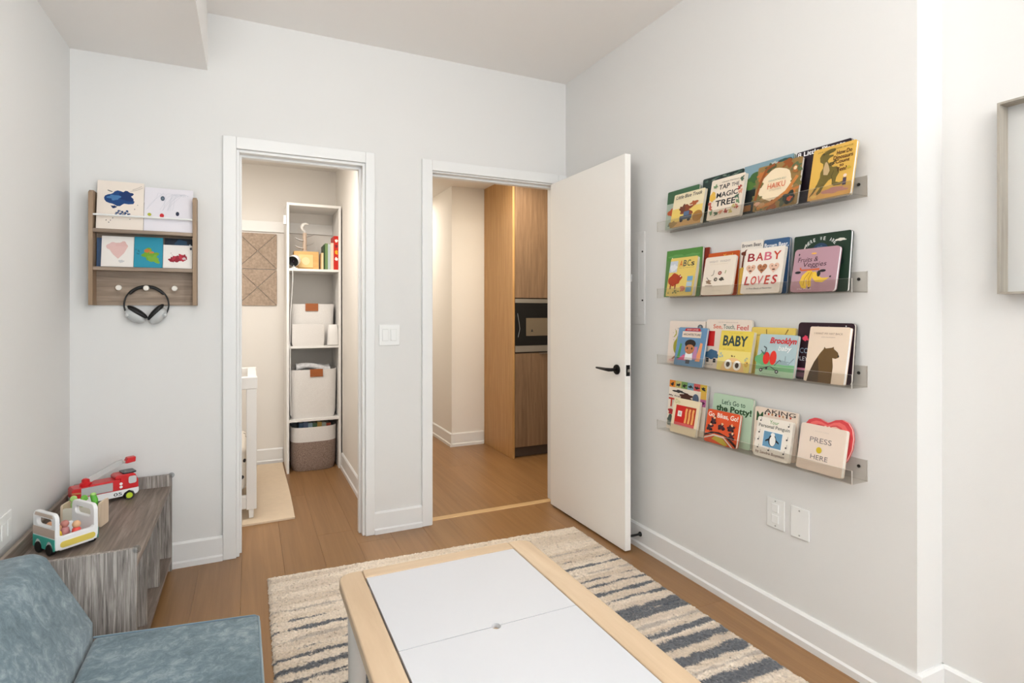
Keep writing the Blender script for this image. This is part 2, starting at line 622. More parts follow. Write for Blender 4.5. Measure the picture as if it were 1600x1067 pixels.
def casing(n, xl, xr, wl, wr, label):
    m = MB()
    t = 0.016
    m.box(xl - wl, -t, 0, xl, 0, DT + CW).box(xr, -t, 0, xr + wr, 0, DT + CW).box(xl, -t, DT, xr, 0, DT + CW)
    return struct(n, m, TRIM, label, bevel=0.003)


casing('trim_2', D1L, D1R, CW, 0.05, 'white door casing of the nursery')
casing('trim_3', D2L, D2R, CW, CW, 'white door casing of the hallway')
# jambs: lining boards with a stop strip
j = MB()
j.box(D1L, 0.0, 0, D1L + .014, .12, DT).box(D1R - .014, 0, 0, D1R, .12, DT).box(D1L + .014, 0, DT - .014, D1R - .014, .12, DT)
jo = struct('trim_4', j, TRIM, 'white door jamb of the nursery', bevel=0.0015)
s = MB()
s.box(D1L + .014, .045, 0, D1L + .024, .085, DT - .014).box(D1R - .026, .045, 0, D1R - .014, .085, DT - .014).box(D1L + .024, .045, DT - .026, D1R - .026, .085, DT - .014)
s.build('door_stop_strip', TRIM, jo, bevel=0.001)
j = MB()
j.box(D2L, 0.0, 0, D2L + .006, .12, DT).box(D2R - .006, 0, 0, D2R, .12, DT).box(D2L + .006, 0, DT - .008, D2R - .006, .12, DT)
jo = struct('trim_5', j, TRIM, 'white door jamb of the hallway', bevel=0.0015)
s = MB()
s.box(D2L + .006, .04, 0, D2L + .012, .08, DT - .008).box(D2R - .012, .04, 0, D2R - .006, .08, DT - .008).box(D2L + .012, .04, DT - .02, D2R - .012, .08, DT - .008)
s.build('door_stop_strip', TRIM, jo, bevel=0.001)

# the open hallway door
DX0, DX1, DY0, DY1 = -0.124, -0.089, -0.795, -0.022
door = struct('door_1', BOX(DX0, DY0, 0.012, DX1, DY1, 2.028), DOORP, 'plain white slab door standing open against the wall', bevel=0.0015)
HZ = 0.927
for sx, xx in ((-1, DX0), (1, DX1)):
    h = MB().lathe([(0.0, xx), (0.026, xx), (0.026, xx + sx * .006), (0.022, xx + sx * .010), (0.010, xx + sx * .011)], (0, DY0 + .068, HZ), 'x', 24).build('door_handle', BLACK, door, smooth=40)
    yb = DY0 + .068
    lv = MB().tube([(xx + sx * .010, yb, HZ), (xx + sx * .040, yb, HZ), (xx + sx * .047, yb + .006, HZ), (xx + sx * .049, yb + .03, HZ), (xx + sx * .050, yb + .075, HZ + .001), (xx + sx * .049, yb + .118, HZ + .002)], [.009, .009, .0095, .0085, .007, .005], 10)
    lv.build('lever', BLACK, h, smooth=50)
lp = BOX(DX0 + .006, DY0 - .0012, HZ - .028, DX1 - .006, DY0, HZ + .028).build('latch_plate', BLACK, door)
MB().prism([(DX0 + .012, HZ - .007), (DX1 - .012, HZ - .007), (DX1 - .012, HZ + .007), (DX0 + .012, HZ + .007)], 'y', DY0 - .009, DY0).build('latch_bolt', STEEL, lp, bevel=0.002)
for z in (0.25, 1.02, 1.82):
    MB().lathe([(0.006, z - .045), (0.006, z + .045)], (DX1 + .004, -.014, 0), 'z', 10).build('hinge', BLACK, door, smooth=50)

# ------------------------------------------------------------------ wall fittings
t = thing('light_switch', 'double rocker light switch between the two doorways', 'light switch', (-1.14, 0, 1.096))
BOX(-1.198, -.006, 1.038, -1.082, 0, 1.154).build('plate', PLASTIC, t, bevel=0.003)
for x in (-1.163, -1.117):
    BOX(x - .0165, -.0085, 1.063, x + .0165, -.006, 1.129).build('rocker_frame', mat('switch_frame', (226, 226, 223), 0.4), t, bevel=0.001)
    MB().prism([(-.0085, 1.066), (-.0085, 1.126), (-.009, 1.126), (-.0125, 1.066)], 'x', x - .0145, x + .0145).build('rocker', PLASTIC, t)

t = thing('wall_outlet', 'white double outlet plate below the lowest book ledge', 'outlet', (0, -1.59, .445))
BOX(-.006, -1.63, .388, 0, -1.55, .505).build('plate', PLASTIC, t, bevel=0.003)
for z in (.468, .425):
    BOX(-.010, -1.605, z - .016, -.006, -1.575, z + .016).build('socket', PLASTIC, t, bevel=0.004)
for z in (.399, .494):
    MB().lathe([(.003, -.0072), (.003, -.006)], (0, -1.59, z), 'x', 8).build('screw', mat('screw_grey', (170, 168, 164), .4), t)
t = thing('blank_wall_plate', 'blank white cover plate beside the double outlet', 'wall plate', (0, -1.694, .445))
BOX(-.006, -1.733, .387, 0, -1.656, .502).build('plate', PLASTIC, t, bevel=0.003)
for z in (.399, .490):
    MB().lathe([(.003, -.0072), (.003, -.006)], (0, -1.694, z), 'x', 8).build('screw', mat('screw_grey', (170, 168, 164), .4), t)
t = thing('wall_outlet', 'white outlet plate on the wall above the bench rail', 'outlet', (XL, -.75, .51))
BOX(XL, -.80, .462, XL + .007, -.695, .565).build('plate', PLASTIC, t, bevel=0.003)
for y in (-.772, -.724):
    BOX(XL + .007, y - .015, .488, XL + .010, y + .015, .54).build('socket', PLASTIC, t, bevel=0.003)
t = thing('access_panel', 'flush white access panel on the wall behind the open door', 'wall panel', (0, -.6, 1.16))
BOX(-.006, -.80, 1.16, 0, -.38, 1.64).build('panel', PAINT, t, bevel=0.002)
BOX(-.008, -.755, 1.20, -.006, -.43, 1.60).build('inner_door', PAINT, t, bevel=0.001)
for z in (1.285, 1.537):
    MB().lathe([(.005, -.009), (.005, -.006)], (0, -.785, z), 'x', 10).build('screw', mat('dark_screw', (70, 66, 62), .4, metal=.7), t)
BOX(-.014, -.70, 1.385, -.008, -.68, 1.425).build('pull_tab', PLASTIC, t, bevel=0.002)
MB().lathe([(.0, -.075), (.006, -.073), (.0055, -.03), (.007, -.022), (.0125, -.016), (.0125, -.011)], (0, -.775, .074), 'x', 14).build('door_stop', BLKPL, loc=(0, 0, 0), smooth=40)
tag(bpy.data.objects['door_stop'], 'small black door stop screwed to the baseboard behind the door', 'door stop')

# unseen torchiere added behind the viewer so its uplight brightens the ceiling
t = thing('added_floor_lamp', 'added unseen torchiere lamp with an upward bowl near the window', 'lamp', (-1.3, -4.6, 0))
MB().lathe([(.14, 0.001), (.14, .015), (.02, .03), (.012, .05)], (-1.3, -4.6, 0), 'z', 28).build('base', BLACK, t, smooth=40)
MB().lathe([(.012, .05), (.012, 1.70)], (-1.3, -4.6, 0), 'z', 12).build('pole', BLACK, t, smooth=40)
MB().lathe([(.02, 1.70), (.10, 1.73), (.20, 1.80), (.26, 1.88), (.255, 1.88), (.195, 1.81), (.10, 1.745), (.0, 1.73)], (-1.3, -4.6, 0), 'z', 32, cap0=True, cap1=False).build('bowl', mat('lamp_bowl_white', (236, 232, 224), .5), t, smooth=50)

# unseen globe added above the picture to even out the room light
t = thing('added_globe_lamp', 'added unseen white globe lamp hanging from the ceiling', 'lamp', (-1.84, -1.62, CEILZ))
MB().lathe([(.06, CEILZ - .02), (.06, CEILZ)], (-1.84, -1.62, 0), 'z', 20).build('canopy', PLASTIC, t, smooth=40)
MB().lathe([(.006, 2.5), (.006, CEILZ - .02)], (-1.84, -1.62, 0), 'z', 8).build('cord', PLASTIC, t)
gm, gnt, gb = newmat('added_globe_glow')
gb.inputs['Emission Color'].default_value = (1.0, 0.965, 0.925, 1)
gb.inputs['Emission Strength'].default_value = 11
MB().ell((-1.84, -1.62, 2.38), (.13, .13, .13), 0, 24, 14).build('globe', gm, t, smooth=80)

# framed picture on the recessed wall
t = thing('framed_picture', 'deep silver-wood picture frame on the set-back wall', 'picture frame', (XR2, -2.56, 1.28))
FRM = wood('silvered_wood', (150, 142, 130), (182, 175, 163), None, 'z', 14, 12, 0.5, .08, .03)
fy0, fy1, fz0, fz1 = -2.84, -2.258, 1.278, 1.822
dx = 0.05
for y0, y1, z0, z1 in ((fy1 - .006, fy1, fz0, fz1), (fy0, fy0 + .006, fz0, fz1), (fy0 + .006, fy1 - .006, fz0, fz0 + .006), (fy0 + .006, fy1 - .006, fz1 - .006, fz1)):
    BOX(XR2 - dx, y0, z0, XR2, y1, z1).build('frame_side', FRM, t)
BOX(XR2 - .004, fy0 + .006, fz0 + .006, XR2, fy1 - .006, fz1 - .006).build('backing', mat('pale_print', (206, 206, 204), .8, noise=.04, nscale=6), t)
BOX(XR2 - .008, fy0 + .10, fz0 + .09, XR2 - .004, fy1 - .10, fz1 - .09).build('print', mat('soft_grey_print', (184, 190, 194), .8, noise=.15, nscale=5), t)

# ------------------------------------------------------------------ area rug
def vnoise(x, y, seed):
    rn = np.random.RandomState(seed)
    T = rn.rand(256, 256)
    xi, yi = np.floor(x).astype(int), np.floor(y).astype(int)
    fx, fy = x - xi, y - yi
    fx, fy = fx * fx * (3 - 2 * fx), fy * fy * (3 - 2 * fy)
    g = lambda a, b: T[a % 256, b % 256]
    return (g(xi, yi) * (1 - fx) + g(xi + 1, yi) * fx) * (1 - fy) + (g(xi, yi + 1) * (1 - fx) + g(xi + 1, yi + 1) * fx) * fy


def make_rug():
    nx, ny = 400, 540
    U, V = np.meshgrid(np.linspace(0, 1, nx), np.linspace(0, 1, ny))
    # far edge (-1.77,-.325)..(-.185,-.40); near edge y about -2.55
    X = -1.772 + U * 1.590
    far = -0.325 - 0.075 * U
    Y = far + (-2.5 - far) * V
    edge = np.minimum(np.minimum(U * 1.59, (1 - U) * 1.59), np.minimum(V, 1 - V) * 2.15)
    jit = (np.random.rand(ny, nx) - .5) * .007
    X = X + jit
    Y = Y + (np.random.rand(ny, nx) - .5) * .007
    X += (vnoise(U * 0 + 3, Y * 60, 1) - .5) * .006
    Y += (vnoise(X * 60, Y * 0 + 5, 2) - .5) * .006
    Z = 0.013 + (np.random.rand(ny, nx) - .5) * .006 + (vnoise(X * 40, Y * 60, 3) - .5) * .003
    Z = np.where(edge < .003, 0.002, np.where(edge < .009, .009, Z))
    # colour bands
    yy = Y + (vnoise(X * 1.4, Y * 2, 4) - .5) * .04 + (X + .98) * .02 + (np.random.rand(ny, nx) - .5) * .008
    n1 = vnoise(X * 2.6 + 7, Y * 26, 6)
    n2 = vnoise(X * 5 + 3, Y * 55, 8)
    cream, tan = np.array(lin((228, 214, 197))[:3]), np.array(lin((198, 180, 161))[:3])
    beige = np.array(lin((208, 190, 168))[:3])
    navy, grey, char = np.array(lin((82, 92, 104))[:3]), np.array(lin((148, 140, 134))[:3]), np.array(lin((62, 64, 70))[:3])
    k = np.clip((n1 - .45) / .3, 0, 1)[..., None] * .55
    C = cream * (1 - k) + tan * k
    k = np.clip((n2 - .5) / .25, 0, 1)[..., None] * .5
    C = C * (1 - k) + beige * k
    bands = [(-.60, .006, 1), (-.69, .008, 1), (-.775, .010, 0), (-.845, .011, 0), (-.915, .010, 1), (-.975, .014, 0), (-1.03, .012, 0), (-1.10, .018, 0), (-1.165, .016, 0), (-1.25, .024, 0), (-1.295, .022, 0), (-1.37, .012, 1), (-1.435, .026, 0), (-1.505, .024, 0), (-1.60, .020, 0), (-1.665, .012, 1), (-1.73, .034, 0), (-1.86, .02, 0), (-1.95, .03, 0), (-2.08, .02, 0), (-2.2, .03, 0), (-2.35, .02, 0)]
    mixc = np.random.rand(ny, nx)
    for q, (b, w, kind) in enumerate(bands):
        slow = vnoise(X * 2.6 + 13 * q, Y * 0 + q, 40 + q)
        fine = vnoise(X * 22, Y * 75, 60 + q)
        d = w * (.1 + 1.5 * slow) - np.abs(yy - b) + (fine - .55) * .016
        on = np.clip(d / .004, 0, 1)[..., None] * (.92 if kind == 0 else .6)
        col = (navy * (1 - mixc[..., None] * .6) + char * mixc[..., None] * .6) if kind == 0 else grey
        C = C * (1 - on) + col * on
    C = C * (1 + (np.random.rand(ny, nx, 1) - .5) * .28)
    vs = np.stack([X, Y, Z], -1).reshape(-1, 3)
    idx = np.arange(nx * ny).reshape(ny, nx)
    fs = np.stack([idx[:-1, :-1], idx[1:, :-1], idx[1:, 1:], idx[:-1, 1:]], -1).reshape(-1, 4)
    me = bpy.data.meshes.new('area_rug')
    me.vertices.add(len(vs))
    me.vertices.foreach_set('co', (vs - np.array([-.98, -1.4, 0])).ravel())
    me.loops.add(fs.size)
    me.loops.foreach_set('vertex_index', fs.ravel())
    me.polygons.add(len(fs))
    me.polygons.foreach_set('loop_start', np.arange(0, fs.size, 4))
    me.update(calc_edges=True)
    at = me.color_attributes.new('pile_colour', 'FLOAT_COLOR', 'POINT')
    at.data.foreach_set('color', np.concatenate([np.clip(C, 0, 1), np.ones((ny, nx, 1))], -1).astype(np.float32).ravel())
    m, nt, b = newmat('rug_pile')
    a = nt.nodes.new('ShaderNodeAttribute')
    a.attribute_name = 'pile_colour'
    nt.links.new(a.outputs['Color'], b.inputs['Base Color'])
    b.inputs['Roughness'].default_value = 0.95
    b.inputs['Specular IOR Level'].default_value = 0.1
    b.inputs['Sheen Weight'].default_value = 0.25
    me.materials.append(m)
    o = bpy.data.objects.new('area_rug', me)
    o.location = (-.98, -1.4, 0)
    COL.objects.link(o)
    tag(o, 'cream and blue-grey striped shaggy rug on the oak floor', 'rug')


make_rug()

# ------------------------------------------------------------------ activity table
TX0, TX1, TY1, TY0, TZ = -1.623, -1.029, -1.484, -2.32, 0.49
t = thing('activity_table', 'low pale pine activity table with white lift-out lids', 'table', ((TX0 + TX1) / 2, (TY0 + TY1) / 2, 0.012))
th_ = 0.03
PX0, PX1, PY1 = -1.555, -1.099, -1.533


def corner_rail(xo, xi, sgn, name):
    r = 0.04
    ya, yb = TY0, TY1
    pts = []
    n = 6
    # outer side rail with rounded outer corners
    cx = xo + sgn * r
    for i in range(n + 1):
        a = math.pi / 2 * i / n
        pts.append((cx - sgn * r * math.cos(a), yb - r + r * math.sin(a)))
    pts += [(xi, yb), (xi, ya)]
    for i in range(n + 1):
        a = math.pi / 2 * (1 - i / n)
        pts.append((cx - sgn * r * math.cos(a), ya + r - r * math.sin(a)))
    return MB().prism(pts, 'z', TZ - th_, TZ).build(name, PINE, t, bevel=0.005, bseg=3)


corner_rail(TX0, PX0 - .001, 1, 'side_rail')
corner_rail(TX1, PX1 + .001, -1, 'side_rail')
BOX(PX0, PY1, TZ - th_, PX1, TY1, TZ).build('end_rail', PINEX, t, bevel=0.003)
BOX(PX0, TY0, TZ - th_, PX1, TY0 + .05, TZ).build('end_rail', PINEX, t, bevel=0.003)
LID = mat('white_lid_board', (202, 203, 207), 0.5)
ym = -1.905
g = 0.003


def lid(y0, y1, notch):
    x0, x1 = PX0 + g, PX1 - g
    xc, rr = (x0 + x1) / 2 + .006, 0.011
    pts = []
    arc = [(xc + rr * math.cos(a), rr * math.sin(a)) for a in [math.pi * i / 10 for i in range(11)]]
    if notch > 0:    # notch on the near (low y) edge
        pts = [(x0, y0)] + [(p[0], y0 + p[1]) for p in reversed(arc)] + [(x1, y0), (x1, y1), (x0, y1)]
    else:
        pts = [(x0, y0), (x1, y0), (x1, y1)] + [(p[0], y1 - p[1]) for p in arc] + [(x0, y1)]
    MB().prism(pts, 'z', TZ - .012, TZ - .001).build('lid', LID, t)


lid(ym + .0014, PY1 - g, 1)
lid(TY0 + .05 + g, ym - .0014, -1)
BOX(PX0, TY0 + .05, TZ - .05, PX1, PY1, TZ - .045).build('tray_bottom', PINEX, t)
BOX(PX0, ym - .022, TZ - .030, PX1, ym + .022, TZ - .0125).build('cross_support', PINEX, t)
GREYLEG = mat('whitewashed_leg', (222, 215, 208), 0.5, noise=.04, nscale=12)
for x in (TX0 + .045, TX1 - .045):
    for y in (TY0 + .055, TY1 - .055):
        MB().tube([(x, y, TZ - th_), (x, y, .03), (x, y, .019)], [.026, .022, .020], 16).build('leg', GREYLEG, t, smooth=50)
for x in (TX0 + .045, TX1 - .045):
    BOX(x - .011, TY0 + .08, TZ - .09, x + .011, TY1 - .08, TZ - th_).build('apron', PINE, t)

# ------------------------------------------------------------------ play sofa
def velvet():
    m, nt, b = newmat('blue_grey_velvet')
    L = nt.links
    tc = nt.nodes.new('ShaderNodeTexCoord')
    n0 = nt.nodes.new('ShaderNodeTexNoise')
    n0.inputs['Scale'].default_value = 7
    n0.inputs['Detail'].default_value = 3
    L.new(tc.outputs['Object'], n0.inputs['Vector'])
    n1 = nt.nodes.new('ShaderNodeTexNoise')
    n1.inputs['Scale'].default_value = 34
    n1.inputs['Detail'].default_value = 7
    n1.inputs['Roughness'].default_value = .75
    n1.inputs['Distortion'].default_value = .5
    L.new(tc.outputs['Object'], n1.inputs['Vector'])
    av = nt.nodes.new('ShaderNodeMath')
    av.operation = 'MULTIPLY_ADD'
    av.inputs[1].default_value = .68
    hf = nt.nodes.new('ShaderNodeMath')
    hf.operation = 'MULTIPLY'
    hf.inputs[1].default_value = .32
    L.new(n0.outputs['Fac'], hf.inputs[0])
    L.new(n1.outputs['Fac'], av.inputs[0])
    L.new(hf.outputs[0], av.inputs[2])
    rp = nt.nodes.new('ShaderNodeValToRGB')
    rp.color_ramp.elements[0].position, rp.color_ramp.elements[0].color = .34, lin((74, 94, 104))
    rp.color_ramp.elements[1].position, rp.color_ramp.elements[1].color = .68, lin((156, 171, 178))
    e = rp.color_ramp.elements.new(.5)
    e.color = lin((102, 122, 132))
    L.new(av.outputs[0], rp.inputs['Fac'])
    L.new(rp.outputs['Color'], b.inputs['Base Color'])
    b.inputs['Roughness'].default_value = .8
    b.inputs['Sheen Weight'].default_value = .35
    b.inputs['Sheen Roughness'].default_value = .4
    bp = nt.nodes.new('ShaderNodeBump')
    bp.inputs['Strength'].default_value = .35
    bp.inputs['Distance'].default_value = .004
    L.new(n1.outputs['Fac'], bp.inputs['Height'])
    L.new(bp.outputs['Normal'], b.inputs['Normal'])
    return m


VELVET = velvet()
SZ = 0.272
t = thing('play_sofa', 'low foam play sofa covered in blue-grey velvet', 'sofa', (-2.1, -1.7, 0))
# seat slab: plan drawn from far edge towards the viewer
plan = [(-2.262, -1.095), (-1.815, -1.168), (-1.795, -2.45), (-2.262, -2.45)]


def cushion(name, pts, z0, z1, bev):
    return MB().prism(pts, 'z', z0, z1).build(name, VELVET, t, bevel=bev, bseg=5)


cushion('seat_cushion', plan, .142, SZ, .018)
cushion('base_cushion', [(-2.262, -1.100), (-1.808, -1.174), (-1.788, -2.45), (-2.262, -2.45)], 0.0, .138, .016)
back = MB().prism([(-2.268, 0.01), (-2.268, .30), (-2.378, .515), (-2.405, .535), (-2.52, .525), (-2.535, .505), (-2.52, .01)], 'y', -2.45, -1.055)
back.build('back_cushion', VELVET, t, bevel=.022, bseg=5)
MB().tube([(-2.262, -1.096, SZ - .004), (-1.832, -1.166, SZ - .004), (-1.82, -1.18, SZ - .004), (-1.80, -2.45, SZ - .004)], .003, 6).build('piping', mat('velvet_piping', (120, 142, 156), .7, sheen=.3), t, smooth=60)

# ------------------------------------------------------------------ storage bench
BX0, BX1, BY0, BY1 = -2.552, -2.178, -0.945, -0.022
t = thing('storage_bench', 'grey oak laminate cubby bench with raised rim in the corner', 'bench', (-2.36, -.48, 0))
BOX(BX0, BY0, 0, BX1, BY0 + .016, .457).build('end_panel', GREYOAKZ, t, bevel=.001)
BOX(BX0, BY1 - .016, 0, BX1, BY1, .457).build('end_panel', GREYOAKZ, t, bevel=.001)
BOX(BX0, BY0 + .016, .383, BX1 - .004, BY1 - .016, .403).build('top_board', GREYOAKY, t, bevel=.001)
BOX(BX0, BY0 + .016, .403, BX0 + .014, BY1 - .016, .457).build('back_rail', GREYOAKY, t, bevel=.001)
BOX(BX0, BY0 + .016, .03, BX0 + .006, BY1 - .016, .383).build('back_panel', GREYOAKY, t)
BOX(BX0 + .006, BY0 + .016, .048, BX1 - .002, BY1 - .016, .066).build('bottom_shelf', GREYOAKY, t, bevel=.001)
for y in (-.655, -.335):
    BOX(BX0 + .006, y - .008, .066, BX1 - .012, y + .008, .383).build('divider', GREYOAKZ, t, bevel=.001)
BOX(BX0 + .006, BY0 + .016, .20, BX0 + .20, -.663, .212).build('inner_shelf', GREYOAKY, t)
GUARD = clear('clear_corner_guard', (228, 232, 234), .25, .08)
for y in (BY0 + .008, BY1 - .008):
    MB().ell((BX1 - .002, y, .452), (.013, .013, .013), 0, 14, 8).build('corner_guard', GUARD, t, smooth=80)

# ------------------------------------------------------------------ toys on the bench
BT = .403
RED = mat('red_lacquer', (206, 30, 36), .3)
WLAC = mat('white_lacquer', (240, 240, 240), .32)
t = thing('toy_fire_truck', 'red wooden toy fire engine with grey boom and lime wheel hubs', 'toy truck', (-2.414, -.172, BT), (0, 0, R(24)), local=True)
LN, WD = .119, .036    # half length, half width
bz = .018
MB().prism([(-LN, .024), (-LN + .005, .018), (.058, .018), (.066, .032), (.082, .040), (.098, .032), (.104, .018), (LN - .004, .022), (LN, .03), (LN, .046), (-LN, .046)], 'y', -WD, WD).build('chassis', WLAC, t, bevel=.002)
MB().prism([(-LN, .046), (.050, .046), (.050, .094), (-.055, .094), (-.060, .088), (-LN + .006, .088), (-LN, .08)], 'y', -WD, WD).build('rear_body', RED, t, bevel=.003)
MB().prism([(.050, .046), (LN, .046), (LN - .001, .080), (LN - .012, .106), (LN - .022, .112), (.040, .112), (.030, .106), (.030, .094), (.050, .094)], 'y', -WD + .001, WD - .001).build('cab', RED, t, bevel=.004)
MB().prism(rrect(.080, .068, .110, .100, .008), 'y', -WD - .0006, -WD + .002).build('cab_window', mat('toy_window', (205, 208, 208), .2), t)
MB().prism(rrect(.114, .070, .117, .098, .001), 'x', LN - .006, LN - .004).build('windscreen', mat('toy_window', (205, 208, 208), .2), t)
sh = BOX(-.088, -WD - .0008, .050, .022, -WD + .001, .086).build('shutter', mat('shutter_grey', (176, 178, 178), .5), t)
for z in (.055, .061, .067, .073, .079):
    BOX(-.088, -WD - .0016, z, .022, -WD - .0008, z + .003).build('shutter_slat', mat('shutter_slat_grey', (196, 197, 196), .5), sh)
MB().prism([(-LN - .0005, .068), (-LN + .03, .064), (-LN + .03, .070), (-LN - .0005, .074)], 'y', -WD - .0006, -WD + .001).build('stripe', mat('tan_wood_stripe', (196, 140, 84), .5), t)
for x, z in ((.052, .074), (.052, .060)):
    MB().lathe([(.006, -WD - .0008), (.006, -WD)], (x, 0, z), 'y', 12).build('badge', WLAC, t)
pr = Print(.03, .014, 0)
pr.text('05', 0, 1, 0, 1, (60, 60, 62), .01)
pr.let.v = [(x + .040, -WD - .0006, z + .024) for x, y, z in pr.let.v]
pr.let.build('number', pr.lm, t, fixn=False)
for x in (-.085, .082):
    for sy in (-1, 1):
        w = MB().lathe([(.013, sy * (WD - .012)), (.0175, sy * (WD - .012)), (.018, sy * (WD + .002)), (.0165, sy * (WD + .004)), (.012, sy * (WD + .003))], (x, 0, .018), 'y', 22).build('wheel', BLKPL, t, smooth=40)
        MB().lathe([(.0, sy * (WD + .001)), (.0125, sy * (WD + .001)), (.0125, sy * (WD + .0046)), (.0, sy * (WD + .005))], (x, 0, .018), 'y', 18, cap0=False, cap1=False).build('hub', mat('lime_hub', (186, 210, 40), .4), w, smooth=40)
MB().prism(rrect(.060, -.032, .112, .032, .008), 'z', .113, .118).build('roof_plate', mat('dark_solar_plate', (44, 48, 52), .25), t)
tu = MB().lathe([(.022, .088), (.022, .098), (.015, .102), (.015, .112), (.010, .117), (0, .117)], (-.065, 0, 0), 'z', 18, cap1=False).build('turret', RED, t, smooth=40)
BM = mat('boom_grey', (192, 192, 190), .45)
MB().prism([(-.074, .098), (-.058, .094), (.058, .148), (.074, .158), (.068, .170), (.046, .168), (-.072, .112)], 'y', -.008, .008).build('boom', BM, t, bevel=.002)
bk = MB().prism([(.064, .158), (.080, .153), (.112, .156), (.114, .178), (.082, .177), (.078, .166)], 'y', -.017, .017).build('rescue_bucket', RED, t, bevel=.003)
MB().lathe([(.005, -.020), (.005, .020)], (.068, 0, .163), 'y', 10).build('pivot_bolt', STEEL, bk)

# vegetable crate
t = thing('toy_vegetable_crate', 'pale wooden toy crate with green vegetables standing in it', 'toy crate', (-2.418, -.468, BT), (0, 0, R(-12)), local=True)
CR = wood('pale_beech', (206, 184, 158), (222, 202, 178), None, 'z', 10, 10, .5, .04, .02)
cw, cd, chh = .058, .034, .105
BOX(-cw, -cd, 0, cw, cd, .008).build('bottom', CR, t)
MB().prism(rrect(-cd, .0, cd, chh - .01, .008), 'x', cw, cw + .008).build('end_board', CR, t, bevel=.001)
MB().prism(rrect(-cd, .0, cd, chh - .01, .008), 'x', -cw - .008, -cw).build('end_board', CR, t, bevel=.001)
MB().prism(rrect(-cw, .008, cw, chh - .022, .008), 'y', -cd, -cd + .003).build('front_board', mat('toy_frosted_side', (222, 216, 200), .35), t)
BOX(-cw, cd - .006, .008, cw, cd, .07).build('rear_board', CR, t)
BOX(-cw, -cd + .004, .060, cw, cd - .007, .066).build('holder_board', CR, t)
GR = mat('toy_green', (122, 190, 74), .5)
GR2 = mat('toy_light_green', (170, 212, 120), .5)
for i, x in enumerate((-.036, -.001, .034)):
    v = thing('toy_vegetable', ['light green notched toy vegetable peg above the crate, by the wall', 'green toy vegetable peg in the middle of the toy crate', 'tall dark green curved toy vegetable peg at the crate end board'][i], 'toy vegetable', Matrix.Rotation(R(-12), 3, 'Z') @ Vector((x, -.004, .066)) + Vector((-2.418, -.468, BT)), (0, 0, R(-12)), group='toy vegetables in the crate', local=True)
    if i < 2:
        MB().lathe([(.006, 0), (.009, .012), (.010, .026), (.007, .030), (.008, .034), (.011, .040), (.010, .050), (.004, .054)], (0, 0, 0), 'z', 12).build('body', [GR2, GR][i], v, smooth=50)
        MB().box(-.012, -.005, .036, .012, .005, .043).box(-.009, -.004, .020, .009, .004, .026).build('leaves', GR, v, bevel=.001)
    else:
        MB().tube([(0, 0, 0), (.001, 0, .016), (0, 0, .034), (-.005, 0, .050), (-.010, 0, .058)], [.008, .011, .011, .010, .006], 12).build('body', mat('toy_deep_green', (96, 178, 60), .5), v, smooth=60)
        MB().ell((-.004, -.001, .056), (.010, .009, .006)).build('cap', GR2, v, smooth=60)

# bus caddy
t = thing('toy_bus', 'white wooden toy bus caddy with teal side, handles and yellow panel', 'toy bus', (-2.428, -.671, BT), (0, 0, R(40)), local=True)
HW, HL = .066, .068
WT = .014


def bus_side(x0, x1, nm):
    # side board with a handle slot: frame pieces around the slot and lower board
    m = MB()
    out = rrect(-HL, .018, HL, .142, .020, 5)
    inn = rrect(-HL + .022, .096, HL - .022, .122, .012, 5)
    # ring between outline and slot: bridge matching corner points
    n = len(out)
    vs = []
    for x in (x0, x1):
        vs += [(x, p[0], p[1]) for p in out] + [(x, p[0], p[1]) for p in inn]
    fs = []
    for k in (0, 1):
        b = 2 * n * k
        for i in range(n):
            jn = (i + 1) % n
            fs.append((b + i, b + jn, b + n + jn, b + n + i))
    for i in range(n):
        jn = (i + 1) % n
        fs.append((i, jn, 2 * n + jn, 2 * n + i))
        fs.append((n + i, n + jn, 3 * n + jn, 3 * n + i))
    m.add(vs, fs)
    return m.build(nm, WLAC, t, bevel=.003)


bus_side(-HW, -HW + WT, 'side_board')
bus_side(HW - WT, HW, 'side_board')
BOX(-HW + WT, -HL, .018, HW - WT, HL, .028).build('floor_board', WLAC, t)
MB().prism([(-HW + .004, .020), (HW - .004, .020), (HW - .001, .034), (HW - .001, .070), (.052, .070), (.046, .064), (-.046, .064), (-.052, .070), (-HW + .001, .070), (-HW + .001, .020)], 'y', -HL - .001, -HL + .013).build('front_board', WLAC, t, bevel=.003)
MB().prism([(-HW + WT, .02), (HW - WT, .02), (HW - WT, .066), (-HW + WT, .066)], 'y', HL - .012, HL).build('end_board', WLAC, t, bevel=.003)
MB().prism(rrect(-.052, .026, .056, .047, .010), 'y', -HL - .0022, -HL).build('yellow_panel', mat('mustard_panel', (222, 200, 92), .5), t)
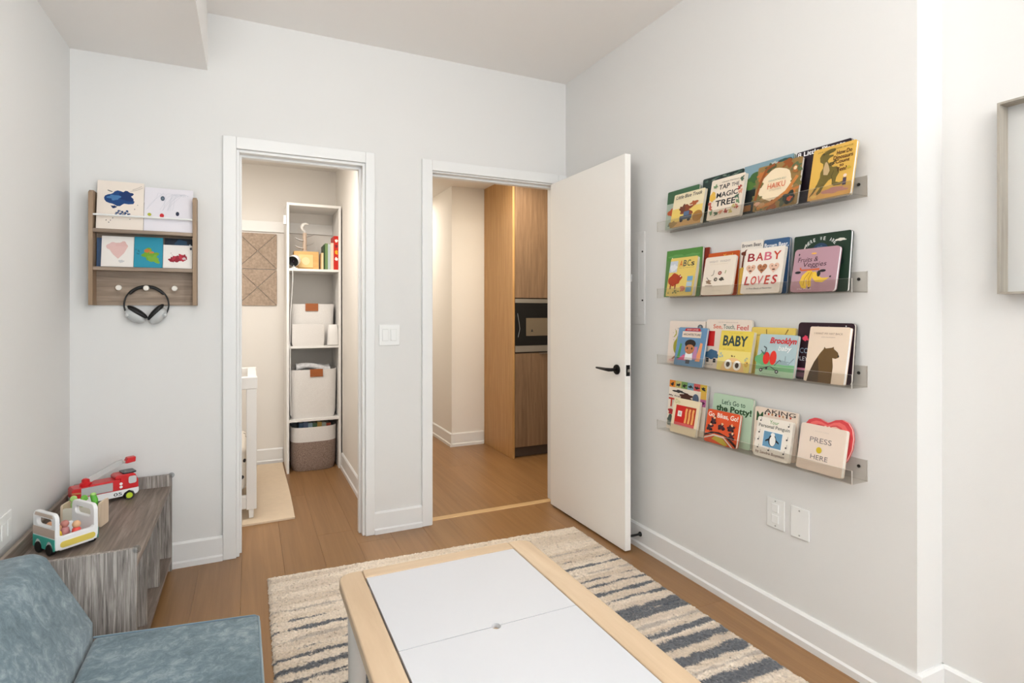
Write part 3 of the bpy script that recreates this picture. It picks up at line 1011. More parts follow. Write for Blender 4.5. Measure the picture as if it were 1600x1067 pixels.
# teal skirt with two wheel arches, beige band above, on both outer sides
TEAL = mat('teal_paint', (70, 182, 166), .45)
BEI = mat('beige_wood_band', (202, 182, 168), .5)
for sx in (-1, 1):
    pts = [(-HL + .002, .020)]
    for cy in (-.034, .034):
        pts += [(cy + .022 * math.cos(a), .018 + .030 * math.sin(a)) for a in [math.pi - math.pi * i / 8 for i in range(9)]]
    pts += [(HL - .002, .020), (HL - .002, .058), (-HL + .002, .058)]
    MB().prism(pts, 'x', sx * HW, sx * (HW + .0015)).build('teal_skirt', TEAL, t)
    MB().prism([(-HL + .002, .062), (HL - .002, .062), (HL - .002, .090), (-HL + .002, .090)], 'x', sx * HW, sx * (HW + .001)).build('beige_band', BEI, t)
    MB().prism([(-HL + .012, .127), (HL - .012, .127), (HL - .018, .138), (-HL + .018, .138)], 'x', sx * HW, sx * (HW + .001)).build('beige_band', BEI, t)
    for cy in (-.034, .034):
        MB().lathe([(.0, sx * (HW - .012)), (.018, sx * (HW - .012)), (.019, sx * (HW + .002)), (.017, sx * (HW + .004)), (.0, sx * (HW + .004))], (0, cy, .0195), 'x', 20, cap0=False, cap1=False).build('wheel', BLKPL, t, smooth=40)
BRot = Matrix.Rotation(R(40), 3, 'Z')
for i, (px, py, c, hc, lab) in enumerate([(-.034, -.014, (232, 200, 60), (214, 160, 120), 'yellow peg figure riding in the toy bus'), (.000, .008, (204, 140, 140), (196, 130, 120), 'dusty pink peg figure riding in the toy bus'), (-.030, .036, (110, 198, 196), (216, 160, 120), 'aqua peg figure riding in the toy bus'), (.016, -.032, (236, 84, 76), (222, 176, 136), 'coral red peg figure riding in the toy bus')]):
    v = thing('peg_figure', lab, 'toy figure', BRot @ Vector((px, py, .028)) + Vector((-2.428, -.671, BT)), (0, 0, R(40)), group='peg figures in the toy bus', local=True)
    MB().lathe([(.013, 0), (.0135, .004), (.012, .020), (.010, .030), (.006, .034)], (0, 0, 0), 'z', 16).build('body', mat('peg_%d' % i, c, .45), v, smooth=50)
    MB().ell((0, 0, .042), (.0105, .0105, .0105)).build('head', mat('peg_head_%d' % i, hc, .5), v, smooth=80)
    v.scale = (1.22, 1.22, 1.22)
    if i == 3:
        BOX(-.018, -.014, 0, .018, .014, .006).build('seat_block', mat('peg_3', c, .45), v, bevel=.002)

# ------------------------------------------------------------------ wall organiser with drawings and headphones
OX0, OX1, OZ0, OZ1, OD = -2.490, -2.073, 1.256, 1.768, .085
t = thing('wall_organizer', 'taupe oak wall organiser with two shelves and white pegs', 'wall shelf', (-2.28, 0, OZ0))
for x0 in (OX0, OX1 - .016):
    MB().prism([(0, OZ0), (-OD, OZ0), (-OD, OZ1 - .012), (-OD + .02, OZ1), (0, OZ1)], 'x', x0, x0 + .016).build('side_panel', TAUPE, t, bevel=.001)
BOX(OX0 + .016, -.012, OZ0, OX1 - .016, 0, OZ1 - .03).build('back_panel', TAUPEX, t)
for z in (1.598, 1.428):
    BOX(OX0 + .016, -OD + .002, z - .016, OX1 - .016, -.012, z).build('shelf', TAUPEX, t, bevel=.001)
MB().lathe([(.0045, OX0 + .016), (.0045, OX1 - .016)], (0, -OD + .008, 1.66), 'x', 10).build('rod', PLASTIC, t, smooth=60)
for x in (-2.385, -2.279, -2.166):
    MB().lathe([(.006, -.012), (.006, -.034), (.011, -.038), (.013, -.044), (.011, -.050), (.0, -.051)], (x, 0, 1.336), 'y', 16, cap1=False).build('peg', mat('cream_peg', (238, 232, 222), .4), t, smooth=50)


def drawing(name, label, x0, x1, z0, z1, yb, lean, paper, artfn, group):
    w, h = x1 - x0, (z1 - z0) / math.cos(R(lean))
    v = thing(name, label, 'drawing', ((x0 + x1) / 2, yb, z0), (R(-lean), 0, 0), group=group, local=True)
    BOX(-w / 2, 0, 0, w / 2, .0012, h).build('sheet', paper if not isinstance(paper, tuple) else ink(paper), v)
    p = Print(w, h)
    artfn(p)
    p.emit(v, 'paint_marks', 'lettering')


def art_blue(p):
    p.blob(.46, .64, .27, .16, (24, 66, 122), 3, .22).blob(.62, .70, .16, .10, (22, 52, 104), 5, .25).blob(.36, .66, .12, .06, (70, 120, 170), 8, .3)
    p.blob(.36, .46, .05, .03, (22, 46, 92), 4)
    for i in range(9):
        p.blob(.40 + .035 * i % .3, .30 + .02 * ((i * 7) % 5), .035, .02, (40, 70, 118), 20 + i, .5, 12)
    p.scribble(31, 12, .2, .9, .12, .6, (34, 44, 70), .012)
    p.line([(.22, .80), (.32, .77)], .003, (40, 44, 60)).line([(.75, .84), (.86, .88), (.95, .93)], .0012, (150, 140, 134)).line([(.7, .80), (.85, .84), (.98, .9)], .0012, (160, 150, 140))


def art_scribble(p):
    rn = random.Random(5)
    for k in range(12):
        a = .05 + rn.random() * .5
        p.line([(a + .35 * s_ + .05 * math.sin(6 * s_ + k), .25 + .62 * math.sin(math.pi * (.12 + .5 * s_)) + .02 * k / 12) for s_ in [i / 12 for i in range(13)]], .0008, (196, 198, 206))
    p.ell(.37, .76, .042, .055, (64, 78, 96)).ell(.37, .76, .024, .03, (104, 118, 130)).ell(.68, .42, .036, .05, (38, 44, 66)).ell(.36, .36, .045, .05, (196, 40, 46)).ell(.11, .37, .04, .035, (176, 178, 60))


def art_heart(p):
    p.blob(.36, .66, .2, .14, (226, 190, 186), 3, .15).blob(.62, .68, .2, .14, (224, 184, 178), 6, .15)
    p.poly([(.17, .66), (.82, .68), (.70, .45), (.52, .26), (.36, .40)], (227, 190, 184)).blob(.62, .18, .08, .05, (206, 204, 204), 4)


def art_frog(p):
    p.blob(.55, .42, .26, .18, (108, 160, 40), 9, .4).blob(.68, .28, .2, .12, (120, 168, 52), 12, .4).blob(.44, .55, .1, .06, (190, 110, 50), 2, .3).blob(.6, .5, .08, .04, (196, 120, 60), 7, .4)
    p.scribble(41, 6, .05, .2, .4, .62, (30, 110, 126), .03)


def art_red(p):
    for i, (u, v) in enumerate([(.3, .36), (.4, .42), (.52, .44), (.62, .5), (.72, .48), (.66, .4), (.48, .36)]):
        p.blob(u, v, .1, .11, [(150, 24, 44), (186, 40, 60)][i % 2], 60 + i, .25)
    p.blob(.72, .42, .06, .06, (206, 190, 190), 3).scribble(77, 8, .25, .85, .22, .66, (120, 80, 90), .018)
    p.ell(.95, .86, .04, .06, (60, 58, 66))


def art_dark(p):
    p.blob(.55, .8, .3, .16, (30, 66, 92), 3, .3).blob(.9, .66, .12, .14, (170, 184, 192), 5, .3).blob(.2, .85, .15, .1, (18, 34, 50), 9, .3)


GD = 'drawings on the wall organiser'
drawing('drawing', 'cream drawing with a dark blue paint splash in the organiser', -2.466, -2.288, 1.600, 1.822, -.066, 9, mat('cream_paper', (238, 226, 214), .8), art_blue, GD)
drawing('drawing', 'pale lilac drawing with loose scribbles and dots in the organiser', -2.286, -2.090, 1.600, 1.806, -.068, 9, mat('lilac_paper', (230, 226, 232), .8), art_scribble, GD)
drawing('drawing', 'white drawing with a faint pink heart on the lower shelf', -2.448, -2.326, 1.430, 1.570, -.066, 10, SHEET, art_heart, GD)
drawing('drawing', 'turquoise painting with a green splotch on the lower shelf', -2.324, -2.212, 1.430, 1.572, -.068, 10, (36, 142, 168), art_frog, GD)
drawing('drawing', 'white drawing with dark red handprint marks on the lower shelf', -2.210, -2.092, 1.430, 1.540, -.070, 10, SHEET, art_red, GD)
drawing('drawing', 'dark navy painting standing behind the red handprint drawing', -2.208, -2.092, 1.430, 1.574, -.040, 6, (16, 24, 36), art_dark, GD)
drawing('drawing', 'blue backing sheet standing behind the pink heart drawing', -2.470, -2.34, 1.430, 1.562, -.034, 4, (66, 92, 128), lambda p: None, GD)

HPX, HPZ, HPY = -2.279, 1.262, -.030
t = thing('headphones', 'grey and black over-ear headphones hanging on the middle peg', 'headphones', (HPX, HPY, HPZ))
rb = .088
arc = [(HPX + rb * math.cos(a), HPY, HPZ - .003 + rb * math.sin(a)) for a in [R(-38 + 256 * i / 32) for i in range(33)]]
MB().tube(arc, .0035, 8).build('headband', BLKPL, t, smooth=60)
arc2 = [(HPX + (rb - .004) * math.cos(a), HPY, HPZ - .003 + (rb - .004) * math.sin(a)) for a in [R(35 + 110 * i / 18) for i in range(19)]]
MB().tube(arc2, [.004] + [.0075] * 17 + [.004], 8).build('headband_pad', BLKPL, t, smooth=60)
for sx in (-1, 1):
    ang = math.atan2(-.58, .81) if sx < 0 else math.atan2(.58, .81) + .25
    rot = Matrix.Rotation(-ang, 3, 'Y')
    cx, cz = HPX + sx * .042, HPZ - .050
    cup = MB().ell((cx + sx * .004, HPY, cz - .006), (.046, .024, .026), 0, 18, 11, rot).build('ear_cup', mat('headphone_grey', (188, 190, 190), .4), t, smooth=80)
    nx, nz = (math.sin(-ang), math.cos(-ang))
    cxx, czz = cx - sx * .006, cz + .013
    MB().ell((cxx, HPY, czz), (.049, .026, .014), 0, 18, 9, rot).build('ear_cushion', BLKPL, t, smooth=80)
    MB().ell((HPX + sx * .074, HPY - .012, HPZ - .050), (.009, .012, .009)).build('hinge_cap', mat('headphone_light', (214, 216, 216), .4), t, smooth=80)

# ------------------------------------------------------------------ nursery: shelf unit and its contents
SX0, SX1, SY0, SY1, SH = -1.592, -1.196, 1.418, 1.775, 2.05
t = thing('shelf_unit', 'tall narrow white shelf unit in the nursery corner', 'shelf', ((SX0 + SX1) / 2, (SY0 + SY1) / 2, 0))
BOX(SX0, SY0, 0, SX0 + .018, SY1, SH).build('side_panel', WHITEM, t, bevel=.001)
BOX(SX1 - .018, SY0, 0, SX1, SY1, SH).build('side_panel', WHITEM, t, bevel=.001)
BOX(SX0 + .018, SY0, SH - .02, SX1 - .018, SY1, SH).build('top_board', WHITEM, t, bevel=.001)
for z in (1.552, .962, .402):
    BOX(SX0 + .018, SY0 + .004, z - .018, SX1 - .018, SY1, z).build('shelf_board', WHITEM, t, bevel=.001)
struct('trim_6', BOX(-2.4, NYB - .018, 1.865, NXR, NYB, 1.95), WHITEM, 'white cleat board along the nursery wall', bevel=.002)
tag(BOX(SX0 - .022, 1.44, 1.885, SX0 - .001, 1.475, 1.955).build('wall_bracket', WHITEM, loc=(SX0 - .011, 1.457, 1.885), bevel=.002), 'small white bracket at the shelf unit side', 'bracket')

# felt tiles of four triangles
FELT = mat('beige_felt', (176, 156, 138), .95, noise=.5, nscale=60, bump=.2, bscale=200, spec=.1)
for k, (z0, z1) in enumerate(((1.565, 1.852), (1.272, 1.562))):
    xa, xb = -1.932, -1.643
    v = thing('felt_tile', ['upper beige felt wall tile scored with a diagonal cross, under the cleat', 'lower beige felt wall tile scored with a diagonal cross'][k], 'wall tile', ((xa + xb) / 2, NYB, z0), group='felt tiles on the nursery wall')
    xc, zc = (xa + xb) / 2, (z0 + z1) / 2
    g = .0022
    for tri in ([(xa, z0), (xb, z0), (xc, zc)], [(xb, z0), (xb, z1), (xc, zc)], [(xb, z1), (xa, z1), (xc, zc)], [(xa, z1), (xa, z0), (xc, zc)]):
        gx, gz = sum(p[0] for p in tri) / 3, sum(p[1] for p in tri) / 3
        pts = [(p[0] + (gx - p[0]) * .022, p[1] + (gz - p[1]) * .022) for p in tri]
        MB().prism(pts, 'y', NYB - .012, NYB).build('felt_triangle', FELT, v, bevel=.002)


def coil(name, c, c2=None, rows=70):
    """coiled cotton rope: fine horizontal ridges, optional second colour flecks"""
    m, nt, b = newmat(name)
    L = nt.links
    tc = nt.nodes.new('ShaderNodeTexCoord')
    w = nt.nodes.new('ShaderNodeTexWave')
    w.bands_direction = 'Z'
    w.inputs['Scale'].default_value = rows
    w.inputs['Distortion'].default_value = .4
    L.new(tc.outputs['Object'], w.inputs['Vector'])
    n = nt.nodes.new('ShaderNodeTexNoise')
    n.inputs['Scale'].default_value = 240
    L.new(tc.outputs['Object'], n.inputs['Vector'])
    mx = nt.nodes.new('ShaderNodeMix')
    mx.data_type = 'RGBA'
    mx.inputs['A'].default_value = lin(c)
    mx.inputs['B'].default_value = lin(c2 or c)
    r = nt.nodes.new('ShaderNodeValToRGB')
    r.color_ramp.elements[0].position, r.color_ramp.elements[1].position = .42, .58
    L.new(n.outputs['Fac'], r.inputs['Fac'])
    L.new(r.outputs['Color'], mx.inputs['Factor'])
    L.new(mx.outputs['Result'], b.inputs['Base Color'])
    b.inputs['Roughness'].default_value = .9
    bp = nt.nodes.new('ShaderNodeBump')
    bp.inputs['Strength'].default_value = .35
    bp.inputs['Distance'].default_value = .004
    L.new(w.outputs['Fac'], bp.inputs['Height'])
    L.new(bp.outputs['Normal'], b.inputs['Normal'])
    return m


ROPEW = coil('white_rope', (234, 230, 226), (240, 237, 233))
ROPEB = coil('brown_rope', (126, 105, 93), (166, 146, 134))
LEATH = mat('tan_leather', (160, 88, 36), .5, noise=.1, nscale=30)


def bask(name, label, cx, cy, z0, h, r0, r1, ry0, ry1, split=None, tagx=None, p=5.0, wob=0.012):
    v = thing(name, label, 'basket', (cx, cy, z0), group=None)
    NR = 12
    th = .007

    def ring(k, inner=False):
        f = k / NR
        e = math.sin(min(1, f * 6) * math.pi / 2) * .06 - .06
        d = th if inner else 0
        return superring(cx, cy, z0 + h * f + (0.004 if inner and k == 0 else 0), r0 + (r1 - r0) * f + e * r0 - d, ry0 + (ry1 - ry0) * f + e * ry0 - d, p, 48, wob * f, 1.0 + f)
    outer = [ring(k) for k in range(NR + 1)]
    inner = [ring(k, True) for k in range(NR, -1, -1)]
    if split is None:
        MB().loft(outer + inner).build('body', ROPEW, v, smooth=50)
    else:
        ks = round(split * NR)
        MB().loft(outer[:ks + 1] + inner[NR - ks:]).build('body', ROPEB, v, smooth=50)
        MB().loft(outer[ks:] + inner[:NR - ks + 1], cap0=False, cap1=False).build('rim_band', ROPEW, v, smooth=50)
    if tagx is not None:
        yf = cy - ry1 - .003
        tg = MB().prism([(yf + .003, z0 + h + .004), (yf - .004, z0 + h + .004), (yf - .004, z0 + h - .055), (yf - .001, z0 + h - .055), (yf - .001, z0 + h), (yf + .003, z0 + h)], 'x', tagx - .047, tagx + .047).build('leather_tag', LEATH, v, bevel=.001)
        for sx in (-.032, .032):
            MB().lathe([(.004, yf - .0065), (.004, yf - .004)], (tagx + sx, 0, z0 + h - .04), 'y', 10).build('rivet', mat('brass_rivet', (150, 110, 70), .4, metal=.7), tg)
    return v


cyb = 1.602
bask('storage_basket', 'white rope basket with leather tag on the middle shelf', -1.400, 1.634, .962, .322, .160, .168, .126, .130, tagx=-1.405)
bask('storage_basket', 'low white rope basket in front on the middle shelf, without tag', -1.4365, 1.440, .962, .165, .118, .118, .017, .017, p=6)
bask('storage_basket', 'large white rope basket with leather tag holding a blanket', -1.396, cyb - .01, .402, .375, .170, .176, .145, .150, tagx=-1.376)
bask('storage_basket', 'two-tone brown and white rope basket full of books on the nursery floor', -1.392, 1.575, 0.001, .335, .165, .172, .150, .152, split=.68, p=3.4)
v = MB()
v.loft([superring(-1.253, 1.456, z, r, r * .9, 3, 28) for z, r in ((.9625, .034), (.966, .045), (1.06, .041), (1.118, .034), (1.124, .028))])
tag(v.build('white_vase', mat('matt_white_ceramic', (236, 234, 231), .5), loc=(-1.253, 1.456, .9625), smooth=50), 'plain white ceramic cup tapering upward beside the baskets', 'vase')

# blanket in the large basket
bl = MB()
rn = random.Random(3)
for k in range(3):
    rings = []
    for f in range(9):
        s_ = f / 8
        x = -1.52 + .25 * s_
        z = .735 + .052 + .018 * math.sin(5 * s_ + k * 2) - .012 * k
        rings.append([(x, 1.50 + .055 * k + .035 * math.cos(a) + .008 * math.sin(7 * s_), z + .026 * math.sin(a) + .004 * math.sin(9 * s_ + a)) for a in [2 * math.pi * i / 14 for i in range(14)]])
    bl.loft(rings)
tag(bl.build('blanket', mat('speckled_blanket', (206, 206, 208), .95, noise=.35, nscale=60, bump=.3, bscale=60), loc=(-1.4, 1.56, .735), smooth=60), 'folded grey speckled blanket stuffed in the large rope basket', 'blanket')

# books standing in the two-tone basket
for k, (x, c, h, ang) in enumerate([(-1.493, (60, 84, 110), .355, 1.5), (-1.4595, (96, 110, 140), .36, 1.5), (-1.426, (150, 176, 190), .35, 1.5), (-1.3925, (90, 120, 90), .345, 1.5), (-1.359, (206, 170, 90), .352, 1.5), (-1.3255, (186, 196, 186), .345, 1.5), (-1.292, (176, 80, 60), .340, 1.5)]):
    labs = ['slate blue', 'dusky blue', 'pale blue', 'muted green', 'ochre', 'pale sage', 'rust red']
    v = thing('book', labs[k] + ' book standing in the two-tone basket', 'book', (x, 1.57, .012), (0, R(ang), 0), group='books in the two-tone basket', local=True)
    MB().box(-.016, -.10, 0, -.014, .09, h).box(.014, -.10, 0, .016, .09, h).box(-.014, -.10, 0, .014, -.097, h).build('cover', ink(c), v)
    BOX(-.014, -.097, .003, .014, .088, h - .003).build('page_block', PAPER, v)

# top shelf: camera, wooden box, stand, books
z0 = 1.552
t = thing('baby_monitor', 'round white baby monitor camera with black lens on the top shelf', 'camera', (-1.538, 1.45, z0))
rot = Euler((R(-62), 0, R(-14))).to_matrix()
o = Vector((-1.536, 1.448, z0 + .062))
prof = [(.0, -.034), (.020, -.033), (.030, -.026), (.035, -.010), (.036, .012), (.034, .018)]
m = MB().lathe(prof, (0, 0, 0), 'z', 24, cap0=False, cap1=False)
mr = Euler((R(112), 0, R(-30))).to_matrix()
m.v = [tuple(mr @ (Vector(p) * 1.2) + o) for p in m.v]
m.build('shell', PLASTIC, t, smooth=50)
m = MB().lathe([(.034, .018), (.030, .014), (.0, .010)], (0, 0, 0), 'z', 24, cap0=False, cap1=False)
m.v = [tuple(mr @ (Vector(p) * 1.2) + o) for p in m.v]
ln = m.build('lens_face', BLKPL, t, smooth=50)
m = MB().lathe([(.0, .0125), (.008, .0125), (.010, .016)], (0, 0, 0), 'z', 16, cap0=False, cap1=False)
m.v = [tuple(mr @ (Vector(p) * 1.2) + o) for p in m.v]
m.build('lens', mat('lens_glass', (40, 30, 44), .1), ln, smooth=50)
MB().lathe([(.026, z0), (.026, z0 + .006), (.010, z0 + .012), (.009, z0 + .030)], (-1.536, 1.455, 0), 'z', 18).build('foot', PLASTIC, t, smooth=40)
cab = [(-1.536, 1.47, z0 + .01), (-1.548, 1.42, z0 + .012), (-1.550, 1.410, z0 - .005), (-1.549, 1.410, z0 - .09), (-1.556, 1.412, z0 - .22), (-1.566, 1.411, z0 - .35), (-1.569, 1.412, z0 - .6), (-1.566, 1.4125, .96), (-1.567, 1.412, .62), (-1.562, 1.411, .44)]
MB().tube(cab, .0028, 6).build('power_cable', PLASTIC, t, smooth=60)

t = thing('wooden_box', 'honey-coloured wooden memory box with raised square lid on the top shelf', 'box', (-1.44, 1.56, z0))
BOX(-1.535, 1.51, z0, -1.352, 1.62, z0 + .142).build('body', BIRCH, t, bevel=.002)
lidb = MB().prism(rrect(-1.503, z0 + .016, -1.394, z0 + .116, .006), 'y', 1.502, 1.51).build('raised_panel', mat('pale_birch', (240, 204, 140), .5), t, bevel=.001)
MB().lathe([(.030, 1.4995), (.030, 1.502)], (-1.449, 0, z0 + .066), 'y', 20).build('round_inlay', mat('pale_inlay', (240, 216, 166), .5), lidb)

t = thing('tiered_stand', 'little tree-shaped display stand with pale tiers and crescent top on the wooden box', 'display stand', (-1.445, 1.565, z0 + .142))
sx, sy, sz = -1.452, 1.565, z0 + .142
MB().lathe([(.026, sz), (.022, sz + .006), (.016, sz + .012), (.015, sz + .150)], (sx, sy, 0), 'z', 16).build('trunk', mat('pale_trunk', (206, 184, 164), .6, noise=.1, nscale=40), t, smooth=40)
PET = mat('frosted_tier', (214, 211, 208), .35)
for z, s_, hgt in ((.026, -1, .0), (.055, 1, 0), (.088, -1, 0), (.122, 1, 0)):
    rings = []
    for f in range(6):
        u = f / 5
        rr = .032 * (1 - .55 * u)
        rings.append([(sx + s_ * (.012 + .058 * u) + .004 * math.cos(a), sy + rr * math.sin(a), sz + z + .020 * u * u + .004 * math.cos(a)) for a in [2 * math.pi * i / 10 for i in range(10)]])
    MB().loft(rings).build('tier', PET, t, smooth=60)
cr = [(sx + .012 + .032 * math.cos(a), sy, sz + .190 + .032 * math.sin(a)) for a in [R(60 + 190 * i / 16) for i in range(17)]]
MB().tube(cr, [.003 + .011 * math.sin(math.pi * i / 16) for i in range(17)], 8).build('crescent', mat('off_white_resin', (236, 232, 226), .5), t, smooth=60)
MB().lathe([(.006, sz + .150), (.006, sz + .172)], (sx, sy, 0), 'z', 10).build('neck', PET, t)

bx = -1.338
for k, (w, h, c, lab) in enumerate([(.014, .130, (236, 206, 160), 'thin cream book next to the wooden box'), (.012, .190, (44, 70, 40), 'thin dark green book'), (.020, .205, (116, 146, 92), 'olive green book'), (.020, .200, (190, 204, 206), 'pale grey-blue book'), (.022, .210, (238, 222, 200), 'cream book beside the red book')]):
    v = thing('book', lab + ' in the top shelf row', 'book', (bx + w / 2, 1.45, z0), group='books on the nursery shelf', local=True)
    MB().box(-w / 2, 0, 0, -w / 2 + .002, .16, h).box(w / 2 - .002, 0, 0, w / 2, .16, h).box(-w / 2 + .002, 0, 0, w / 2 - .002, .002, h).build('cover', ink(c), v)
    BOX(-w / 2 + .002, .002, .003, w / 2 - .002, .156, h - .003).build('page_block', PAPER, v)
    bx += w + .0005
w, h = .038, .265
v = thing('book', 'thick bright red book with round pictures on its spine', 'book', (bx + w / 2, 1.44, z0), group='books on the nursery shelf', local=True)
MB().box(-w / 2, 0, 0, -w / 2 + .003, .18, h).box(w / 2 - .003, 0, 0, w / 2, .18, h).box(-w / 2 + .003, 0, 0, w / 2 - .003, .003, h).build('cover', ink((206, 44, 30)), v)
BOX(-w / 2 + .003, .003, .003, w / 2 - .003, .175, h - .003).build('page_block', PAPER, v)
p = Print(w, h)
p.blob(.5, .86, .28, .05, (240, 236, 230), 4).blob(.5, .70, .24, .05, (130, 40, 50), 7).blob(.5, .52, .3, .06, (240, 176, 40), 5).blob(.5, .32, .3, .05, (244, 240, 236), 9)
p.emit(v, 'spine_art')
bx += w + .001
v = thing('book', 'tall tan book at the shelf side panel', 'book', (bx + .009, 1.46, z0), group='books on the nursery shelf', local=True)
MB().box(-.008, 0, 0, -.006, .2, .29).box(.006, 0, 0, .008, .2, .29).box(-.006, 0, 0, .006, .002, .29).build('cover', ink((176, 146, 104)), v)
BOX(-.006, .002, .003, .006, .196, .287).build('page_block', PAPER, v)

# ------------------------------------------------------------------ nursery: crib and mat
t = thing('crib', 'white wooden baby crib seen through the nursery doorway', 'crib', (-2.45, .86, .012))
KX0, KX1, KY0, KY1, KZ = -3.15, -1.807, .50, 1.16, .012
CRW = mat('crib_white', (240, 237, 233), .4)
for x0 in (KX0, KX1 - .055):
    for y0 in (KY0, KY1 - .05):
        BOX(x0, y0, KZ + .055, x0 + .055, y0 + .05, .79).build('post', CRW, t, bevel=.003)
    for y0 in (KY0 + .008, KY1 - .048):
        MB().loft([[(x0 + .01 + a, y0 + b, z) for a, b in q] for z, q in ((KZ + .0005, [(.004, .008), (.028, .008), (.028, .032), (.004, .032)]), (KZ + .056, [(.002, .006), (.030, .006), (.030, .034), (.002, .034)]))]).build('leg', CRW, t, bevel=.002)
for y0 in (KY0, KY1 - .05):
    BOX(KX0, y0 - .004, .772, KX1 + .004, y0 + .054, .842).build('top_rail', CRW, t, bevel=.004)
    BOX(KX0 + .055, y0 + .004, .072, KX1 - .055, y0 + .046, .145).build('bottom_rail', CRW, t, bevel=.003)
    for i in range(13):
        x = KX0 + .12 + i * (KX1 - KX0 - .30) / 12
        BOX(x, y0 + .018, .165, x + .018, y0 + .032, .772).build('slat', CRW, t)
for x0 in (KX0, KX1 - .05):
    BOX(x0, KY0 + .054, .772, x0 + .05, KY1 - .054, .842).build('end_top_rail', CRW, t, bevel=.004)
    BOX(x0 + .008, KY0 + .05, .09, x0 + .042, KY1 - .05, .165).build('end_bottom_rail', CRW, t, bevel=.003)
    for i in range(6):
        y = KY0 + .10 + i * .084
        BOX(x0 + .018, y, .165, x0 + .032, y + .018, .772).build('slat', CRW, t)
m, nt, b = newmat('patterned_sheet')
tc = nt.nodes.new('ShaderNodeTexCoord')
vo = nt.nodes.new('ShaderNodeTexVoronoi')
vo.inputs['Scale'].default_value = 14
rp = nt.nodes.new('ShaderNodeValToRGB')
rp.color_ramp.interpolation = 'CONSTANT'
rp.color_ramp.elements[0].color = lin((50, 46, 44))
rp.color_ramp.elements[1].position = .16
rp.color_ramp.elements[1].color = lin((240, 232, 220))
nt.links.new(tc.outputs['Object'], vo.inputs['Vector'])
nt.links.new(vo.outputs['Distance'], rp.inputs['Fac'])
nt.links.new(rp.outputs['Color'], b.inputs['Base Color'])
b.inputs['Roughness'].default_value = .9
tag(BOX(KX0 + .052, KY0 + .054, .166, KX1 - .054, KY1 - .054, .42).build('crib_mattress', m, loc=(-2.45, .86, .17), bevel=.03, bseg=4), 'cream crib mattress with black patterned sheet', 'mattress')

m = MB()
nxm, nym = 24, 40
rings = []
pts = []
for jj in range(nym + 1):
    v_ = jj / nym
    y = .42 + v_ * 1.33
    for ii in range(nxm + 1):
        u = ii / nxm
        xr = -1.602 + .003 * math.sin(v_ * 5)
        pts.append((-3.0 + u * (xr + 3.0), y + .035 * (u - .8) * (1 - v_), .0105 + .0012 * math.sin(u * 55) * math.sin(v_ * 37)))
top = len(pts)
pts += [(p[0], p[1], .0005) for p in pts]
W_ = nxm + 1
fs = [(jj * W_ + ii, jj * W_ + ii + 1, (jj + 1) * W_ + ii + 1, (jj + 1) * W_ + ii) for jj in range(nym) for ii in range(nxm)]
fs += [tuple(top + q for q in reversed(f)) for f in fs]
rim = [ii for ii in range(W_)] + [jj * W_ + nxm for jj in range(1, nym + 1)] + [nym * W_ + ii for ii in range(nxm - 1, -1, -1)] + [jj * W_ for jj in range(nym - 1, 0, -1)]
fs += [(rim[i], top + rim[i], top + rim[(i + 1) % len(rim)], rim[(i + 1) % len(rim)]) for i in range(len(rim))]
m.add(pts, fs)
tag(m.build('nursery_mat', mat('cream_quilted_cotton', (222, 202, 176), .95, noise=.06, nscale=25, bump=.15, bscale=40), loc=(-2.3, 1.1, 0), smooth=40), 'cream cotton floor mat under the crib', 'rug')
MB().lathe([(.007, NXR - .0128), (.007, NXR - .0122)], (0, .62, .075), 'x', 10).build('cable_hole', BLKPL, loc=(0, 0, 0))
tag(bpy.data.objects['cable_hole'], 'small black cable socket in the nursery baseboard', 'socket')

# ------------------------------------------------------------------ hallway: tall cabinet with built-in oven
CX0, CX1, CY0, CY1 = .130, .76, 1.079, 1.695
t = thing('tall_kitchen_cabinet', 'tall oak kitchen cabinet reaching the hallway ceiling', 'cabinet', ((CX0 + CX1) / 2, (CY0 + CY1) / 2, 0))
BOX(CX0, CY0, .001, CX0 + .020, CY1, 2.359).build('side_panel', OAKSIDE, t)
BOX(CX1 - .02, CY0 + .02, .001, CX1, CY1, 2.359).build('side_panel', OAKSIDE, t)
BOX(CX0 + .020, CY0 + .02, 1.335, CX1 - .02, CY1, 2.359).build('upper_body', OAKFRONT, t)
BOX(CX0 + .020, CY0 + .02, .10, CX1 - .02, CY1, .876).build('lower_body', OAKFRONT, t)
BOX(CX0 + .023, CY0, 1.340, CX1 - .004, CY0 + .019, 2.356).build('upper_door', OAKFRONT, t, bevel=.001)
dr = BOX(CX0 + .023, CY0, .092, CX1 - .004, CY0 + .019, .872).build('lower_door', OAKFRONT, t, bevel=.001)
BOX(.38, CY0 - .014, .869, .58, CY0 + .004, .873).build('handle', STEEL, dr)
BOX(CX0 + .020, CY0 + .05, .001, CX1 - .02, CY0 + .06, .09).build('toe_kick', mat('dark_toe_kick', (84, 70, 60), .5), t)
t = thing('built_in_oven', 'black glass oven with steel trim built into the oak cabinet', 'oven', (.45, 1.3, .878))
OVX0, OVX1 = CX0 + .024, CX1 - .024
BOX(OVX0, CY0 + .022, .878, OVX1, CY1 - .1, 1.333).build('body', BLKPL, t)
BOX(OVX0, CY0 - .002, 1.297, OVX1, CY0 + .02, 1.330).build('top_trim', STEEL, t, bevel=.001)
BOX(OVX0, CY0 - .002, .886, OVX1, CY0 + .02, .938).build('control_trim', STEEL, t, bevel=.001)
gl = BOX(OVX0, CY0 - .001, .940, OVX1, CY0 + .02, 1.295).build('glass_door', mat('oven_black_glass', (8, 8, 9), .08), t)
BOX(.255, CY0 - .0018, 1.02, .53, CY0 - .001, 1.170).build('viewing_window', mat('oven_window', (118, 104, 86), .25), gl)
